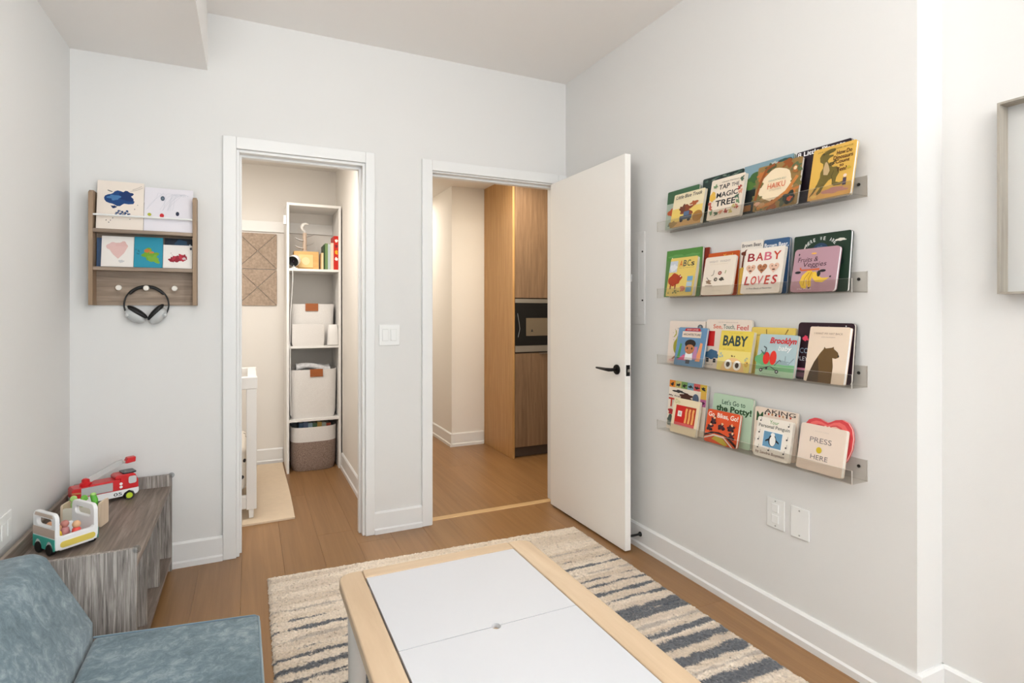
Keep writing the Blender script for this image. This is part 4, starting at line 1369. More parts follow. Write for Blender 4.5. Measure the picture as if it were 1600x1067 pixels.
MB().prism([(.300, 1.055), (.322, 1.055), (.311, 1.08)], 'y', CY0 - .0024, CY0 - .0018).build('warning_mark', BLKPL, gl)
MB().tube([(.175, CY0 - .001, 1.21), (.19, CY0 - .0012, 1.13), (.197, CY0 - .0012, 1.08), (.180, CY0 - .001, 1.01)], .003, 6).build('film_curl', mat('clear_film', (130, 134, 138), .2), gl, smooth=60)

# ------------------------------------------------------------------ clear book ledges
LEDGE_Z = [1.607, 1.291, .978, .667]
LNAME = ['topmost', 'second', 'third', 'lowest']
LD = .084
for i, z in enumerate(LEDGE_Z):
    t = thing('acrylic_ledge', LNAME[i] + ' clear acrylic book ledge counted from the ceiling', 'book ledge', (0, -1.41, z), group='clear ledges on the wall')
    ya, yb = -1.943, -.992
    BOX(-.0035, ya, z, -.0003, yb, z + .070).build('back_plate', ACRYL, t)
    BOX(-LD, ya, z, -.0035, yb, z + .0035).build('shelf_plate', ACRYL, t)
    BOX(-LD, ya, z + .0035, -LD + .0032, yb, z + .045).build('front_lip', ACRYL, t)
    EDG = mat('acrylic_edge', (196, 190, 182), .3)
    for y in (ya - .0004, yb):
        MB().box(-.0035, y, z, -.0003, y + .0004, z + .07).box(-LD, y, z, -LD + .0032, y + .0004, z + .045).build('polished_edge', EDG, t)
    MB().box(-LD, ya, z - .0003, -LD + .0022, yb, z).box(-LD, ya, z + .045, -LD + .0032, yb, z + .0453).build('polished_edge', EDG, t)
    for y in (-1.03, -1.47, -1.915):
        MB().lathe([(.0055, -.0052), (.0055, -.0035)], (0, y, z + .045), 'x', 12).build('screw', mat('dark_screw', (70, 66, 62), .4, metal=.7), t)


def book(label, shelf, y0, y1, ztop, t_, cover, artfn, row='front', xb=None, lean=None, spine=None, rad=.006, shape=None, pages=None):
    zs = LEDGE_Z[shelf] + .0038
    if row == 'front':
        xb = -.078 if xb is None else xb
        lean = 11.5 if lean is None else lean
    else:
        xb = -.043 if xb is None else xb
        lean = 6.0 if lean is None else lean
    w = y0 - y1
    h = (ztop - zs) / math.cos(R(lean))
    v = thing('picture_book', label, 'book', (xb, (y0 + y1) / 2, zs + t_ * math.sin(R(lean)) + .0002), (R(-lean), 0, R(-90)), group='picture books on the %s ledge' % LNAME[shelf], local=True)
    bt = min(.0022, t_ * .25)
    out = shape(w, h) if shape else rrect(-w / 2, 0, w / 2, h, rad, 4)
    cm = ink(cover)
    MB().prism(out, 'y', 0, bt).build('front_cover', cm, v)
    MB().prism(out, 'y', t_ - bt, t_).build('back_cover', ink(spine) if spine else cm, v)
    if shape:
        MB().prism([(a * .985, .002 + b * .985) for a, b in out], 'y', bt, t_ - bt).build('page_block', pages or PAPER, v)
    else:
        MB().prism(rrect(-w / 2 + .002, .0015, w / 2 - .0012, h - .0015, rad * .8, 4), 'y', bt, t_ - bt).build('page_block', pages or PAPER, v)
        BOX(-w / 2, bt, rad, -w / 2 + .002, t_ - bt, h - rad).build('spine', ink(spine) if spine else cm, v)
    p = Print(w, h)
    artfn(p)
    p.emit(v)
    return v


K = (34, 34, 38)
# ---- top ledge
book('green and pale teal picture book behind the yellow truck book', 0, -1.000, -1.207, 1.797, .010, (64, 104, 72), lambda p: p.rect(0, 0, 1, .68, (176, 190, 176)).blob(.2, .45, .14, .1, (196, 92, 50), 3).text('Lo', .08, .3, .10, .2, (70, 90, 90), 0, .3), 'back')


def a(p):
    p.rect(0, 0, 1, .55, (236, 206, 110)).rect(0, 0, 1, .16, (206, 162, 100)).ell(.88, .22, .16, .16, (170, 120, 50)).blob(.08, .1, .12, .1, (160, 130, 70), 4)
    p.text('Little Blue Truck', .08, .93, .84, .95, (50, 50, 62), .008, .15)
    p.blob(.48, .46, .22, .14, (140, 70, 40), 5, .4).blob(.36, .52, .1, .1, (110, 60, 40), 6, .3).blob(.72, .62, .1, .08, (170, 90, 50), 8, .4)
    p.rect(.30, .18, .70, .30, (72, 86, 104)).rect(.42, .30, .60, .42, (90, 110, 140)).ell(.37, .16, .055, .045, K).ell(.62, .16, .055, .045, K)


book('yellow picture book with a small blue truck drawing', 0, -1.073, -1.266, 1.766, .015, (240, 226, 190), a)
book('dark teal leaf-patterned picture book behind the cream tree book', 0, -1.228, -1.454, 1.811, .010, (42, 60, 56), lambda p: [p.blob(.1 + .09 * i, .93 + .03 * (i % 2), .05, .018, [(76, 104, 92), (26, 40, 40), (120, 138, 124)][i % 3], i, .5) for i in range(10)], 'back')


def a(p):
    p.text('TAP', .26, .58, .72, .84, K, .018).text('THE', .64, .86, .735, .82, K, .006).text('MAGIC', .22, .86, .52, .65, K, .016).text('TREE', .22, .82, .31, .46, K, .022)
    p.text('Christie Matheson', .34, .84, .88, .915, (150, 140, 130))
    p.blob(.10, .58, .09, .13, (232, 186, 80), 3, .15)
    cs = [(196, 100, 84), (120, 150, 110), (80, 104, 84), (226, 160, 130), (170, 70, 60), (206, 190, 120)]
    for i, (u, v) in enumerate([(.08, .3), (.12, .18), (.28, .14), (.42, .16), (.58, .15), (.72, .13), (.88, .22), (.9, .34), (.86, .46), (.94, .56), (.9, .66), (.8, .24), (.05, .40), (.16, .82), (.94, .86)]):
        p.blob(u, v, .05, .05, cs[i % 6], i + 5, .5)


book('thick cream picture book with green capitals and a ring of leaves', 0, -1.302, -1.481, 1.785, .0165, (240, 226, 208), a)


def a(p):
    p.rect(0, .0, 1, .5, (32, 40, 40)).rect(0, .62, 1, 1, (130, 160, 172)).blob(.16, .62, .2, .12, (90, 130, 60), 3).blob(.3, .72, .2, .1, (70, 110, 60), 9).blob(.62, .90, .08, .05, (190, 196, 190), 4).poly([(.66, .88), (.74, .95), (.82, .90), (.82, .84), (.66, .84)], (190, 40, 44)).blob(.85, .9, .12, .06, (60, 90, 80), 7)
    p.rect(0, .08, .2, .2, (150, 96, 40))


book('landscape picture book with blue sky and red barn behind the forest book', 0, -1.458, -1.685, 1.813, .010, (70, 104, 80), a, 'back')


def a(p):
    p.blob(.46, .52, .38, .36, (242, 222, 188), 3, .10)
    for i, (u, v) in enumerate([(.06, .6), (.12, .8), (.3, .93), (.7, .93), (.9, .8), (.94, .5), (.86, .3), (.7, .12), (.45, .07), (.2, .09), (.07, .28)]):
        p.blob(u, v, .11, .09, [(120, 112, 66), (196, 120, 60), (86, 90, 60), (150, 84, 40), (96, 110, 76)][i % 5], 30 + i, .4)
    p.line([(.03, .25), (.10, .6), (.22, .92), (.4, .98)], .012, (150, 84, 40)).line([(.95, .6), (.75, .3), (.45, .12), (.1, .06)], .014, (200, 128, 64))
    p.blob(.88, .76, .06, .08, (170, 110, 60), 5).ell(.88, .78, .035, .04, (236, 210, 170)).blob(.82, .16, .14, .12, (44, 54, 46), 6).blob(.84, .14, .06, .05, (200, 90, 50), 2)
    p.blob(.2, .12, .08, .06, (196, 150, 100), 7).blob(.1, .16, .06, .05, (222, 170, 140), 8)
    p.text('HAIKU', .30, .70, .44, .56, (222, 118, 84), .006).text('WHOOO-KU', .30, .70, .60, .64, (150, 170, 150)).text('LITTLE POEMS', .36, .62, .39, .42, (180, 160, 130))


book('forest animals picture book with cream centre and orange capitals', 0, -1.544, -1.737, 1.786, .013, (150, 120, 70), a, spine=(50, 44, 44))
book('black picture book with bold white title behind the dinosaur book', 0, -1.697, -1.903, 1.809, .010, (40, 30, 40), lambda p: p.text('8 Little Planets', .02, .90, .90, .985, (238, 236, 236), .03), 'back')


def a(p):
    p.rect(0, 0, 1, .16, (222, 170, 96)).blob(.62, .12, .26, .06, (196, 140, 130), 3)
    D = (112, 98, 46)
    p.poly([(.02, .06), (.10, .16), (.19, .30), (.24, .42), (.24, .52), (.29, .60), (.28, .68), (.20, .73), (.18, .82), (.22, .88), (.32, .92), (.42, .945), (.52, .94), (.55, .90), (.50, .87), (.42, .855), (.39, .83), (.50, .82), (.51, .79), (.42, .77), (.38, .72), (.44, .64), (.52, .58), (.62, .57), (.68, .52), (.69, .44), (.64, .36), (.63, .28), (.72, .25), (.84, .27), (.86, .235), (.74, .20), (.60, .205), (.55, .24), (.54, .36), (.46, .33), (.37, .24), (.30, .12), (.22, .08), (.20, .12), (.28, .22), (.22, .24), (.12, .12)], D)
    p.poly([(.33, .70), (.30, .58), (.32, .46), (.42, .44), (.46, .52), (.42, .62), (.37, .70)], (196, 170, 128)).line([(.43, .66), (.52, .66), (.58, .70)], .006, (90, 76, 40)).line([(.43, .63), (.50, .62), (.55, .65)], .006, (90, 76, 40))
    p.line([(.56, .50), (.52, .40), (.56, .30)], .002, (84, 72, 36)).line([(.24, .84), (.34, .87), (.44, .885)], .002, (84, 72, 36)).ell(.27, .87, .014, .012, K)
    p.rect(.80, .18, .88, .32, (84, 72, 88)).ell(.84, .36, .04, .03, (230, 206, 190)).blob(.90, .50, .04, .03, (200, 170, 60), 3).ell(.15, .06, .07, .03, (236, 196, 110))
    T = (86, 48, 30)
    p.text('How Do', .58, .93, .79, .87, T, .02).text('Dinosaurs', .52, .96, .70, .78, T, .015).text('Count', .58, .90, .62, .69, T, .02).text('to', .68, .78, .55, .60, T, .02).text('Ten?', .62, .86, .46, .54, T, .02)
    p.text('JANE YOLEN & MARK TEAGUE', .12, .94, .90, .93, (110, 84, 40))


book('mustard picture book with a green-brown dinosaur on its cover', 0, -1.780, -1.934, 1.792, .012, (222, 178, 84), a, pages=mat('bright_pages', (240, 240, 240), .5))

# ---- second ledge
book('rust red picture book edge showing behind the green landscape book', 1, -1.03, -1.256, 1.511, .006, (140, 46, 30), lambda p: None, 'back', xb=-.0312, lean=5.5)


def a(p):
    p.rect(0, 0, 1, .78, (96, 140, 80)).rect(0, .78, 1, 1, (84, 142, 66)).blob(.3, .86, .22, .04, (104, 160, 86), 3).blob(.75, .85, .2, .04, (104, 160, 86), 5).rect(.16, .76, .19, .84, (236, 236, 232))


book('green landscape picture book behind the alphabet book', 1, -.994, -1.228, 1.515, .013, (90, 140, 70), a, 'back', xb=-.0450, lean=5.5, spine=(60, 56, 60))


def a(p):
    p.rect(.0, .62, .3, .92, (204, 210, 220)).blob(.15, .74, .12, .1, (230, 232, 236), 4)
    for i, (ch, c) in enumerate((('A', (226, 104, 44)), ('B', (60, 70, 80)), ('C', (70, 90, 50)), ('s', (50, 50, 56)))):
        p.text(ch, .37 + i * .145, .37 + i * .145 + .12, .76, .92 if ch != 's' else .86, c, .01)
    p.text('baby sign language book', .38, .94, .71, .73, (120, 100, 60))
    p.blob(.24, .42, .2, .17, (176, 62, 30), 3, .15).blob(.44, .46, .09, .09, (170, 58, 30), 4, .2).rect(.12, .18, .17, .32, (150, 52, 28)).rect(.30, .18, .35, .32, (150, 52, 28)).ell(.48, .50, .02, .02, (250, 250, 240))
    p.blob(.62, .18, .08, .08, (206, 120, 90), 7, .3)
    for k in range(3):
        p.rect(.75, .09 + .14 * k, .95, .21 + .14 * k, [(110, 160, 196), (180, 200, 214), (120, 170, 206)][k])
    p.scribble(5, 6, .1, .5, .06, .14, (130, 140, 80), .03)


book('yellow alphabet board book with a red-brown pig drawing', 1, -1.044, -1.216, 1.472, .021, (234, 206, 112), a)
book('orange picture book behind the cream vegetable sketch book', 1, -1.262, -1.433, 1.479, .010, (206, 88, 28), lambda p: p.rect(.0, 0, 1, .7, (190, 70, 26)).text('Yum!', .50, .80, .86, .95, (236, 190, 80), .01), 'back')


def a(p):
    p.text('WISHY  WASHY', .14, .84, .84, .90, (188, 176, 168), .004).text('words and pictures', .18, .76, .79, .81, (206, 180, 160))
    p.ell(.55, .56, .06, .05, (150, 70, 60)).ell(.55, .56, .025, .02, (226, 190, 170)).ell(.44, .40, .06, .05, (96, 86, 74)).ell(.45, .40, .025, .02, (200, 190, 170)).blob(.63, .40, .07, .05, (84, 76, 64), 3)
    p.line([(.36, .64), (.34, .52), (.28, .50)], .003, (140, 130, 110)).line([(.74, .62), (.72, .54)], .004, (150, 160, 100)).blob(.22, .34, .09, .05, (150, 120, 96), 5, .4).line([(.12, .24), (.36, .24)], .003, (120, 90, 70)).line([(.08, .20), (.92, .22)], .001, (206, 190, 170)).line([(.14, .46), (.2, .40)], .003, (100, 90, 80))
    p.text('a first words book', .34, .68, .10, .12, (210, 196, 180))


book('cream picture book with small vegetable sketches', 1, -1.268, -1.438, 1.458, .013, (240, 228, 212), a, spine=(190, 74, 40), rad=.010)


def a(p):
    p.text('Brown Bear,', .06, .94, .88, .955, (60, 54, 58), .01)
    p.blob(.3, .78, .22, .06, (110, 50, 30), 3, .3).line([(.18, .76), (.14, .6), (.12, .4)], .008, (120, 56, 34)).rect(0, 0, .3, .5, (220, 176, 80))


book('white picture book with dark title and brown shape, behind the heart-faces book', 1, -1.436, -1.545, 1.511, .008, (240, 232, 222), a, 'back', xb=-.040)
book('blue picture book with white title beside the white one', 1, -1.549, -1.664, 1.506, .010, (62, 96, 136), lambda p: p.text('Brown Bear,', .03, .97, .83, .93, (238, 238, 238), .02).ell(.78, .72, .14, .08, (236, 234, 230)).text('a tale', .70, .86, .715, .75, (90, 90, 96)), 'back', xb=-.040)
book('small yellow and purple board book behind the heart-faces book', 1, -1.452, -1.56, 1.405, .005, (222, 178, 76), lambda p: p.blob(.2, .42, .07, .26, (96, 50, 80), 3, .3).blob(.3, .3, .1, .1, (70, 50, 90), 6, .3), 'back', xb=-.0565, lean=9)


def heart(p, u, v, r, c, dk):
    q = []
    for i in range(24):
        t_ = 2 * math.pi * i / 24
        q.append((u + r * 16 * math.sin(t_) ** 3 / 17, v + r * .95 * (13 * math.cos(t_) - 5 * math.cos(2 * t_) - 2 * math.cos(3 * t_) - math.cos(4 * t_)) / 17))
    p.poly(q, c)
    p.ell(u - r * .35, v + r * .22, r * .12, r * .09, dk).ell(u + r * .35, v + r * .22, r * .12, r * .09, dk).ell(u, v - r * .35, r * .3, r * .12, dk)


def a(p):
    for i, (ch, c) in enumerate((('B', (150, 34, 42)), ('A', (190, 60, 54)), ('B', (216, 110, 130)), ('Y', (196, 60, 36)))):
        p.text(ch, .08 + i * .22, .08 + i * .22 + .19, .72, .90, c, .015)
    for u, c in ((.20, (226, 182, 156)), (.50, (176, 116, 80)), (.80, (230, 190, 166))):
        heart(p, u, .55, .135, c, (96, 58, 46))
    for i, (ch, c) in enumerate((('L', (184, 50, 46)), ('O', (206, 70, 54)), ('V', (212, 110, 116)), ('E', (196, 60, 40)), ('S', (190, 44, 44)))):
        p.text(ch, .08 + i * .175, .08 + i * .175 + .145, .19, .38, c, .015, .15)
    p.text('A First Book of Favorites', .16, .82, .09, .125, (96, 90, 96), 0, .2)


book('white board book with three heart-shaped baby faces', 1, -1.484, -1.664, 1.471, .0150, (242, 232, 220), a)


def a(p):
    T = (236, 236, 232)
    for i, ch in enumerate('HERE WE ARE'):
        if ch == ' ':
            continue
        an = R(156 - 13.2 * i)
        p.text(ch, .50 + .27 * math.cos(an) - .017, .50 + .27 * math.cos(an) + .017, .735 + .15 * math.sin(an), .735 + .15 * math.sin(an) + .06, T, .008, 0, (math.degrees(an) - 90) * .45)
    p.ell(.5, .74, .13, .1, (40, 62, 92)).blob(.5, .75, .06, .05, (70, 96, 120), 4).blob(.84, .86, .08, .025, (230, 226, 216), 3, .2).line([(.2, .72), (.24, .84)], .005, (200, 200, 190)).blob(.7, .5, .2, .1, (24, 42, 36), 7)


book('large dark green picture book with arched white title', 1, -1.686, -1.902, 1.501, .013, (32, 54, 40), a, 'back', spine=(24, 36, 30), pages=mat('bright_pages', (240, 240, 240), .5))


def a(p):
    T = (60, 30, 50)
    p.text('Fruits &', .10, .56, .69, .80, T, .002, .15).text('Veggies', .24, .76, .54, .68, T, .002, .15)
    p.line([(.18, .56), (.2, .50), (.4, .50), (.62, .505)], .006, (206, 100, 60))
    Y = (236, 196, 70)
    p.poly([(.36, .48), (.25, .38), (.2, .22), (.26, .10), (.36, .06), (.38, .12), (.34, .26), (.40, .40), (.46, .48)], Y)
    p.poly([(.42, .48), (.36, .36), (.36, .2), (.42, .1), (.48, .12), (.46, .26), (.5, .44)], (228, 184, 60))
    p.poly([(.50, .44), (.48, .32), (.56, .22), (.72, .2), (.86, .30), (.70, .30), (.60, .36), (.54, .46)], Y)
    p.line([(.40, .44), (.31, .30), (.30, .14)], .002, (170, 120, 40)).line([(.46, .44), (.41, .3), (.43, .14)], .002, (170, 120, 40))
    p.ell(.14, .45, .07, .03, K).ell(.62, .40, .04, .07, (50, 54, 50)).ell(.70, .46, .07, .03, K).blob(.88, .32, .02, .02, K, 1).blob(.12, .87, .015, .025, K, 2).ell(.46, .87, .06, .02, (236, 176, 80)).blob(.44, .08, .02, .02, K, 4)
    p.text('My First', .18, .50, .045, .075, (236, 226, 232)).text('board book', .54, .84, .045, .07, (190, 150, 170))


book('dusty pink board book with yellow bananas', 1, -1.710, -1.880, 1.449, .012, (184, 146, 157), a, rad=.012, pages=mat('bright_pages', (240, 240, 240), .5))

# ---- third ledge
def a(p):
    p.blob(.3, .42, .13, .24, (176, 172, 60), 3, .15).blob(.42, .62, .05, .1, (40, 38, 36), 5).line([(.16, .62), (.22, .7), (.2, .78)], .006, (180, 174, 60)).line([(.26, .2), (.14, .1)], .008, (176, 120, 90)).line([(.36, .2), (.34, .1)], .008, (176, 120, 90)).ell(.87, .87, .07, .06, (96, 104, 110)).ell(.87, .87, .03, .03, (150, 156, 160))
    p.scribble(3, 14, .04, .42, .55, .86, (96, 90, 80), .008).ell(.14, .08, .08, .03, (232, 190, 186))


book('white picture book with a yellow-green figure behind the blue architecture book', 2, -1.013, -1.243, 1.182, .009, (240, 226, 214), a, 'back')


def a(p):
    p.rect(.16, .74, .82, .90, (232, 214, 198)).poly([(.22, .93), (.28, .98), (.74, .99), (.80, .93), (.76, .91), (.26, .91)], (186, 40, 50))
    p.text('BABY LOVES', .32, .70, .93, .965, (244, 226, 214)).text('ARCHITECTURE', .20, .80, .79, .845, K, .012)
    p.poly([(.08, .18), (.14, .58), (.2, .56), (.18, .18)], (84, 150, 80)).poly([(.74, .14), (.84, .62), (.92, .60), (.90, .14)], (236, 160, 110)).poly([(.62, .18), (.66, .5), (.76, .52), (.78, .18)], (186, 130, 170)).poly([(.1, .14), (.34, .30), (.42, .14)], (220, 96, 140))
    p.rect(.42, .06, .56, .2, (70, 74, 84)).poly([(.36, .16), (.38, .34), (.62, .34), (.64, .16)], (240, 240, 240)).ell(.5, .46, .17, .15, (190, 124, 80)).ell(.5, .58, .19, .11, (36, 26, 26)).ell(.5, .48, .14, .08, (190, 124, 80)).ell(.42, .46, .025, .03, K).ell(.58, .46, .025, .03, K).ell(.40, .40, .03, .02, (214, 130, 100))


book('blue board book with a dark-haired child and architecture title', 2, -1.099, -1.276, 1.152, .011, (104, 146, 184), a)


def a(p):
    for i, (w_, c, u0, u1) in enumerate((('See,', (226, 106, 76), .17, .38), ('Touch,', (90, 120, 110), .40, .66), ('Feel', (206, 90, 80), .70, .94))):
        p.text(w_, u0, u1, .80, .90, c, .012)
    p.text('my first sensory book', .28, .72, .93, .955, (170, 160, 150)).text('1', .02, .22, .45, .76, (200, 36, 36), .06).blob(.18, .28, .16, .1, (70, 108, 140), 3).rect(.06, .12, .12, .2, K).rect(.22, .12, .28, .2, K)
    p.text('a book of', .02, .22, .06, .09, (150, 140, 130))


book('cream touch-and-feel board book with a big red number one', 2, -1.249, -1.493, 1.192, .012, (240, 226, 212), a, 'back', rad=.012)


def a(p):
    Y2 = (232, 208, 90)
    p.rect(0, .5, 1, 1, Y2).text('BABY', .10, .86, .62, .88, (44, 66, 70), .03).text('BY JIMMY FALLON', .14, .80, .50, .555, (206, 176, 70)).text('THIS IS', .24, .68, .935, .955, (200, 176, 80))
    p.ell(.5, .0, .36, .33, (238, 196, 136), 18, 0, 180).ell(.36, .16, .12, .12, (250, 248, 240)).ell(.64, .15, .12, .12, (250, 248, 240)).ell(.36, .16, .06, .065, (70, 56, 48)).ell(.64, .15, .06, .065, (70, 56, 48))
    p.scribble(4, 3, .44, .56, .36, .39, (110, 80, 50), .02).scribble(8, 4, .06, .2, .3, .42, (170, 190, 190), .035).scribble(10, 3, .8, .94, .26, .36, (190, 190, 150), .035).ell(.92, .2, .06, .07, (232, 190, 90)).ell(.94, .23, .015, .018, K)


book('thick yellow board book with two big round eyes', 2, -1.358, -1.524, 1.144, .019, (238, 220, 130), a)
book('yellow picture book with stick lines behind the grey-blue pram book', 2, -1.496, -1.694, 1.165, .008, (228, 200, 100), lambda p: p.line([(.36, .86), (.35, .96)], .004, (140, 110, 50)).line([(.78, .86), (.84, .97)], .004, (140, 110, 50)).text('Lucky', .10, .30, .80, .86, (120, 110, 80)).ell(.08, .70, .06, .04, (200, 120, 50)), 'back')


def a(p):
    p.rect(0, 0, 1, .22, (178, 208, 176)).rect(0, .14, 1, .30, (128, 186, 136)).blob(.18, .4, .2, .16, (110, 176, 120), 3).blob(.68, .34, .2, .05, (150, 170, 176), 5)
    p.text('Brooklyn', .30, .98, .74, .93, (206, 36, 40), .03, .2).text('baby', .54, .88, .58, .74, (246, 246, 246), .012, .2)
    p.ell(.26, .42, .09, .15, (222, 50, 40)).ell(.44, .44, .09, .17, (226, 56, 44)).line([(.18, .16), (.38, .24), (.56, .14)], .003, (70, 76, 80)).line([(.5, .26), (.62, .4), (.66, .36)], .003, (90, 96, 100)).ell(.16, .13, .045, .045, (50, 50, 52)).ell(.30, .18, .03, .03, (50, 50, 52)).ell(.58, .12, .045, .045, (50, 50, 52)).ell(.16, .13, .02, .02, (220, 220, 220)).ell(.58, .12, .02, .02, (220, 220, 220)).line([(.1, .6), (.2, .5), (.24, .66), (.16, .7)], .004, (90, 100, 106)).line([(.76, .36), (.76, .5)], .003, (140, 156, 164)).line([(.86, .32), (.98, .46)], .003, (140, 156, 164)).line([(.2, .05), (.7, .03)], .001, (120, 140, 120))


book('grey-blue board book with a red pram and red script title', 2, -1.555, -1.722, 1.138, .014, (178, 200, 204), a, rad=.008)
book('large black-plum picture book with pink marks behind the cream bear book', 2, -1.704, -1.914, 1.187, .012, (46, 24, 34), lambda p: p.text('the music', .34, .60, .90, .945, (206, 196, 196), .01).blob(.15, .72, .05, .05, (226, 70, 100), 3).text('CO', .06, .22, .46, .55, (150, 170, 190)).text('PLEY', .02, .22, .33, .40, (200, 200, 206)).rect(0, .16, .3, .2, (206, 120, 150)).rect(0, .04, .3, .12, (110, 66, 84)).ell(.86, .95, .012, .012, (200, 200, 200)), 'back', rad=.012, spine=(36, 20, 26))


def a(p):
    p.text('I WANT MY HAT BACK', .12, .84, .86, .895, (150, 120, 100)).text('JON KLASSEN', .32, .66, .80, .82, (150, 130, 116))
    B = (104, 78, 44)
    p.poly([(.08, 0), (.12, .16), (.22, .36), (.34, .52), (.42, .60), (.43, .64), (.47, .61), (.62, .63), (.66, .65), (.67, .61), (.78, .55), (.82, .47), (.74, .44), (.66, .45), (.70, .30), (.70, 0)], B)
    p.poly([(.08, 0), (.12, .16), (.22, .36), (.30, .46), (.36, .2), (.38, 0)], (74, 56, 36)).ell(.80, .49, .02, .015, K)


book('cream picture book with a big brown bear silhouette', 2, -1.765, -1.911, 1.172, .014, (234, 214, 192), a, pages=mat('bright_pages', (240, 240, 240), .5))

# ---- lowest ledge
def a(p):
    cs = [(226, 136, 44), (196, 186, 120), (120, 160, 90), (130, 170, 190), (206, 90, 90), (214, 180, 70)]
    for i in range(6):
        p.rect(i / 6, .86, (i + 1) / 6, 1, cs[i]).blob((i + .5) / 6, .92, .05, .03, K, i, .4)
    p.rect(.86, .62, 1, .86, (226, 180, 80)).rect(.86, .58, 1, .72, (186, 100, 150)).blob(.93, .65, .04, .03, (90, 40, 80), 4)
    p.blob(.28, .79, .14, .03, (40, 40, 44), 3, .4).blob(.50, .70, .18, .07, (80, 44, 34), 5, .3).ell(.74, .70, .08, .1, (86, 100, 124)).poly([(.67, .66), (.81, .66), (.75, .55)], (86, 100, 124))
    p.text('My first', .02, .34, .67, .71, (90, 60, 60), .01).text('T', .02, .18, .46, .64, (206, 56, 40), .02).text('h', .2, .30, .46, .62, (200, 180, 110), .01).blob(.12, .36, .085, .06, (176, 44, 50), 7, .2).blob(.12, .2, .09, .09, (76, 90, 84), 9, .2).ell(.07, .12, .045, .05, (130, 136, 126)).ell(.15, .11, .05, .06, (130, 136, 126)).text('!', .26, .29, .30, .40, (200, 150, 120), .01)


book('tall board book of vehicles with a coloured top strip', 3, -1.008, -1.250, .899, .012, (242, 230, 214), a, 'back', pages=mat('grey_pages', (190, 190, 190), .6))


def a(p):
    p.text('Do', .06, .24, .84, .96, (190, 196, 120)).rect(.12, .28, .90, .80, (206, 30, 26)).rect(.52, .28, .90, .80, (186, 56, 26)).rect(.12, .22, .90, .31, (206, 90, 90)).rect(.22, .48, .38, .64, (244, 240, 232)).blob(.30, .56, .04, .05, (200, 200, 196), 3)
    for u in (.54, .67, .80):
        p.line([(u, .32), (u + .015, .5), (u, .64), (u + .02, .74)], .012, (240, 176, 100))


book('cream board book with a red square and three tan candles', 3, -1.073, -1.236, .825, .012, (240, 224, 190), a)


def a(p):
    p.text("Let's Go to", .24, .82, .80, .90, (40, 84, 60), .012).text('the Potty!', .10, .98, .62, .78, (36, 76, 40), .035)


book('pale green board book with a dark green hand-lettered title', 3, -1.290, -1.501, .874, .013, (186, 212, 186), a, 'back', rad=.010)


def a(p):
    p.text('Go, Bikes, Go!', .04, .96, .76, .93, (246, 238, 226), .02)
    p.poly([(0, .16), (.3, .30), (.6, .29), (1, .02), (1, .10), (.75, .28), (.45, .36), (.2, .33), (0, .22)], (50, 34, 32)).poly([(0, .12), (.3, .27), (.6, .26), (.92, 0), (.86, 0), (.6, .21), (.3, .22), (0, .08)], (244, 232, 220))
    p.poly([(.24, .12), (.34, .22), (.58, .20), (.76, .04), (.66, 0), (.40, .08)], (206, 186, 70))
    for u, v, k in ((.14, .46, 2), (.50, .54, 3), (.84, .34, 5), (.24, .68, 6), (.80, .56, 8)):
        p.blob(u, v, .08, .10, (70, 40, 50), k, .45).blob(u + .02, v + .08, .03, .04, (240, 196, 150), k + 1, .3).ell(u - .06, v - .07, .035, .04, (40, 30, 30)).ell(u + .06, v - .07, .035, .04, (40, 30, 30))


book('orange-red board book with little cyclists on a curved road', 3, -1.287, -1.461, .806, .014, (222, 84, 40), a, rad=.010)


def a(p):
    p.text('M', .05, .21, .70, .90, (54, 90, 54), .01).text('AKING', .24, .96, .90, .985, (70, 60, 56), .01).ell(.16, .48, .1, .12, (236, 190, 160)).text('F', .05, .15, .16, .32, K, .015).text('A', .17, .27, .13, .22, (210, 130, 90), .0)
    for i in range(8):
        p.blob(.26 + .085 * i, .88, .02, .025, [K, (200, 70, 50), (190, 130, 80)][i % 3], i)


book('cream picture book with dark capitals behind the penguin book', 3, -1.512, -1.702, .851, .010, (240, 222, 204), a, 'back')


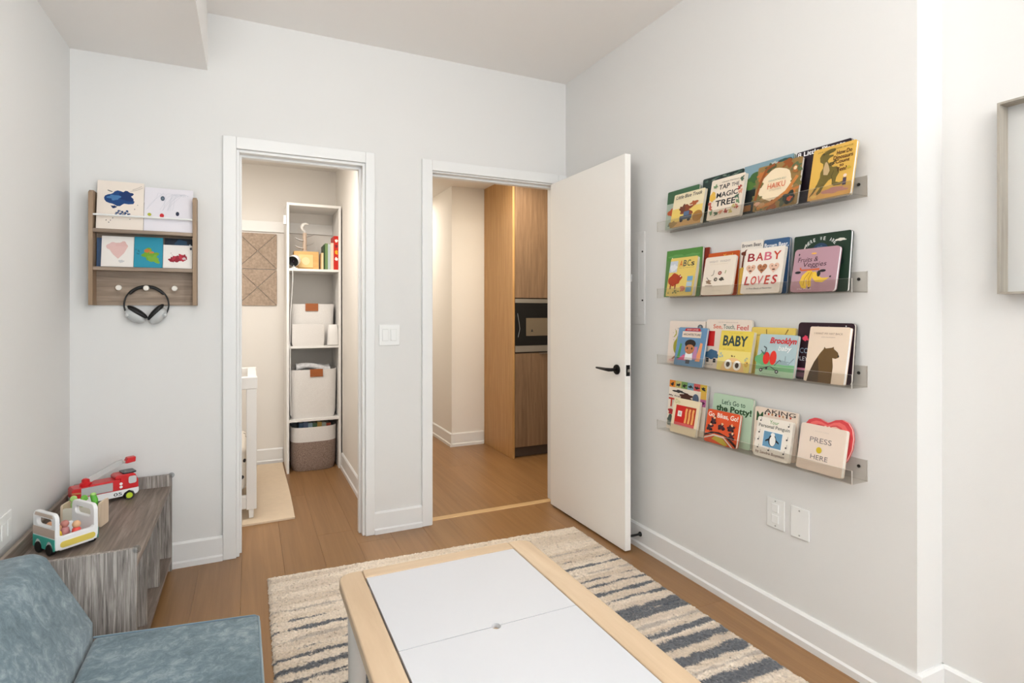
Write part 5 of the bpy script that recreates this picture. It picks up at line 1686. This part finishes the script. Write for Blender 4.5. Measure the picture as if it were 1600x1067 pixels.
def a(p):
    p.text('Your', .36, .62, .86, .95, (110, 160, 96), .006).text('Personal Penguin', .06, .94, .72, .83, (70, 76, 70), .004)
    p.rect(.22, .26, .78, .68, (240, 240, 238)).rect(.24, .28, .76, .66, (104, 152, 184))
    p.ell(.5, .46, .11, .15, K).ell(.51, .45, .085, .13, (244, 242, 236)).ell(.5, .60, .06, .05, (244, 242, 236)).poly([(.4, .5), (.31, .44), (.30, .40), (.40, .44)], K).poly([(.6, .5), (.69, .44), (.70, .40), (.60, .44)], K)
    for u, v in ((.10, .90), (.9, .88), (.10, .60), (.10, .42), (.90, .55), (.9, .36), (.12, .22), (.86, .20), (.44, .20)):
        p.ell(u, v, .022, .018, K).line([(u + .02, v), (u + .02, v + .08)], .0012, K)
    p.text('by Sandra Boynton', .08, .90, .07, .16, (120, 84, 70), .004)


book('white board book with a penguin in a blue square', 3, -1.547, -1.702, .818, .015, (242, 234, 222), a, rad=.009)


def heart_shape(w, h):
    top = [(0, .0), (.22, .10), (.40, .28), (.485, .50), (.5, .70), (.47, .86), (.39, .96), (.27, 1.0), (.15, .975), (.06, .925), (0, .90), (-.06, .915), (-.15, .945), (-.27, .95), (-.39, .90), (-.47, .80), (-.5, .66), (-.485, .48), (-.40, .28), (-.22, .10)]
    return [(u * w, v * h) for u, v in top]


def a(p):
    for k, c in ((.86, (232, 110, 106)), (.70, (214, 84, 86)), (.62, (236, 190, 170)), (.52, (206, 80, 80))):
        q = heart_shape(p.w * k, p.h * k)
        p.poly([(x / p.w + .5, z / p.h + (1 - k) * .62) for x, z in q], c)
    for i in range(8):
        p.ell(.24 + .075 * i, .83 - .05 * abs(i - 3.5) / 3.5, .024, .02, (240, 206, 190))
    p.blob(.52, .64, .10, .08, (190, 60, 50), 3).blob(.48, .62, .04, .04, (110, 150, 80), 5)


book('heart-shaped red and pink board book', 3, -1.728, -1.912, .858, .010, (214, 74, 78), a, 'back', shape=heart_shape)


def a(p):
    p.text('PRESS', .24, .72, .62, .73, (120, 112, 112)).ell(.47, .47, .062, .068, (206, 178, 44)).text('HERE', .30, .68, .26, .36, (120, 112, 112)).text('herve tullet', .34, .64, .86, .875, (190, 180, 172)).line([(.06, .16), (.88, .20)], .0006, (200, 188, 176))


book('cream board book with a single yellow dot', 3, -1.735, -1.903, .827, .016, (234, 216, 200), a, rad=.008)
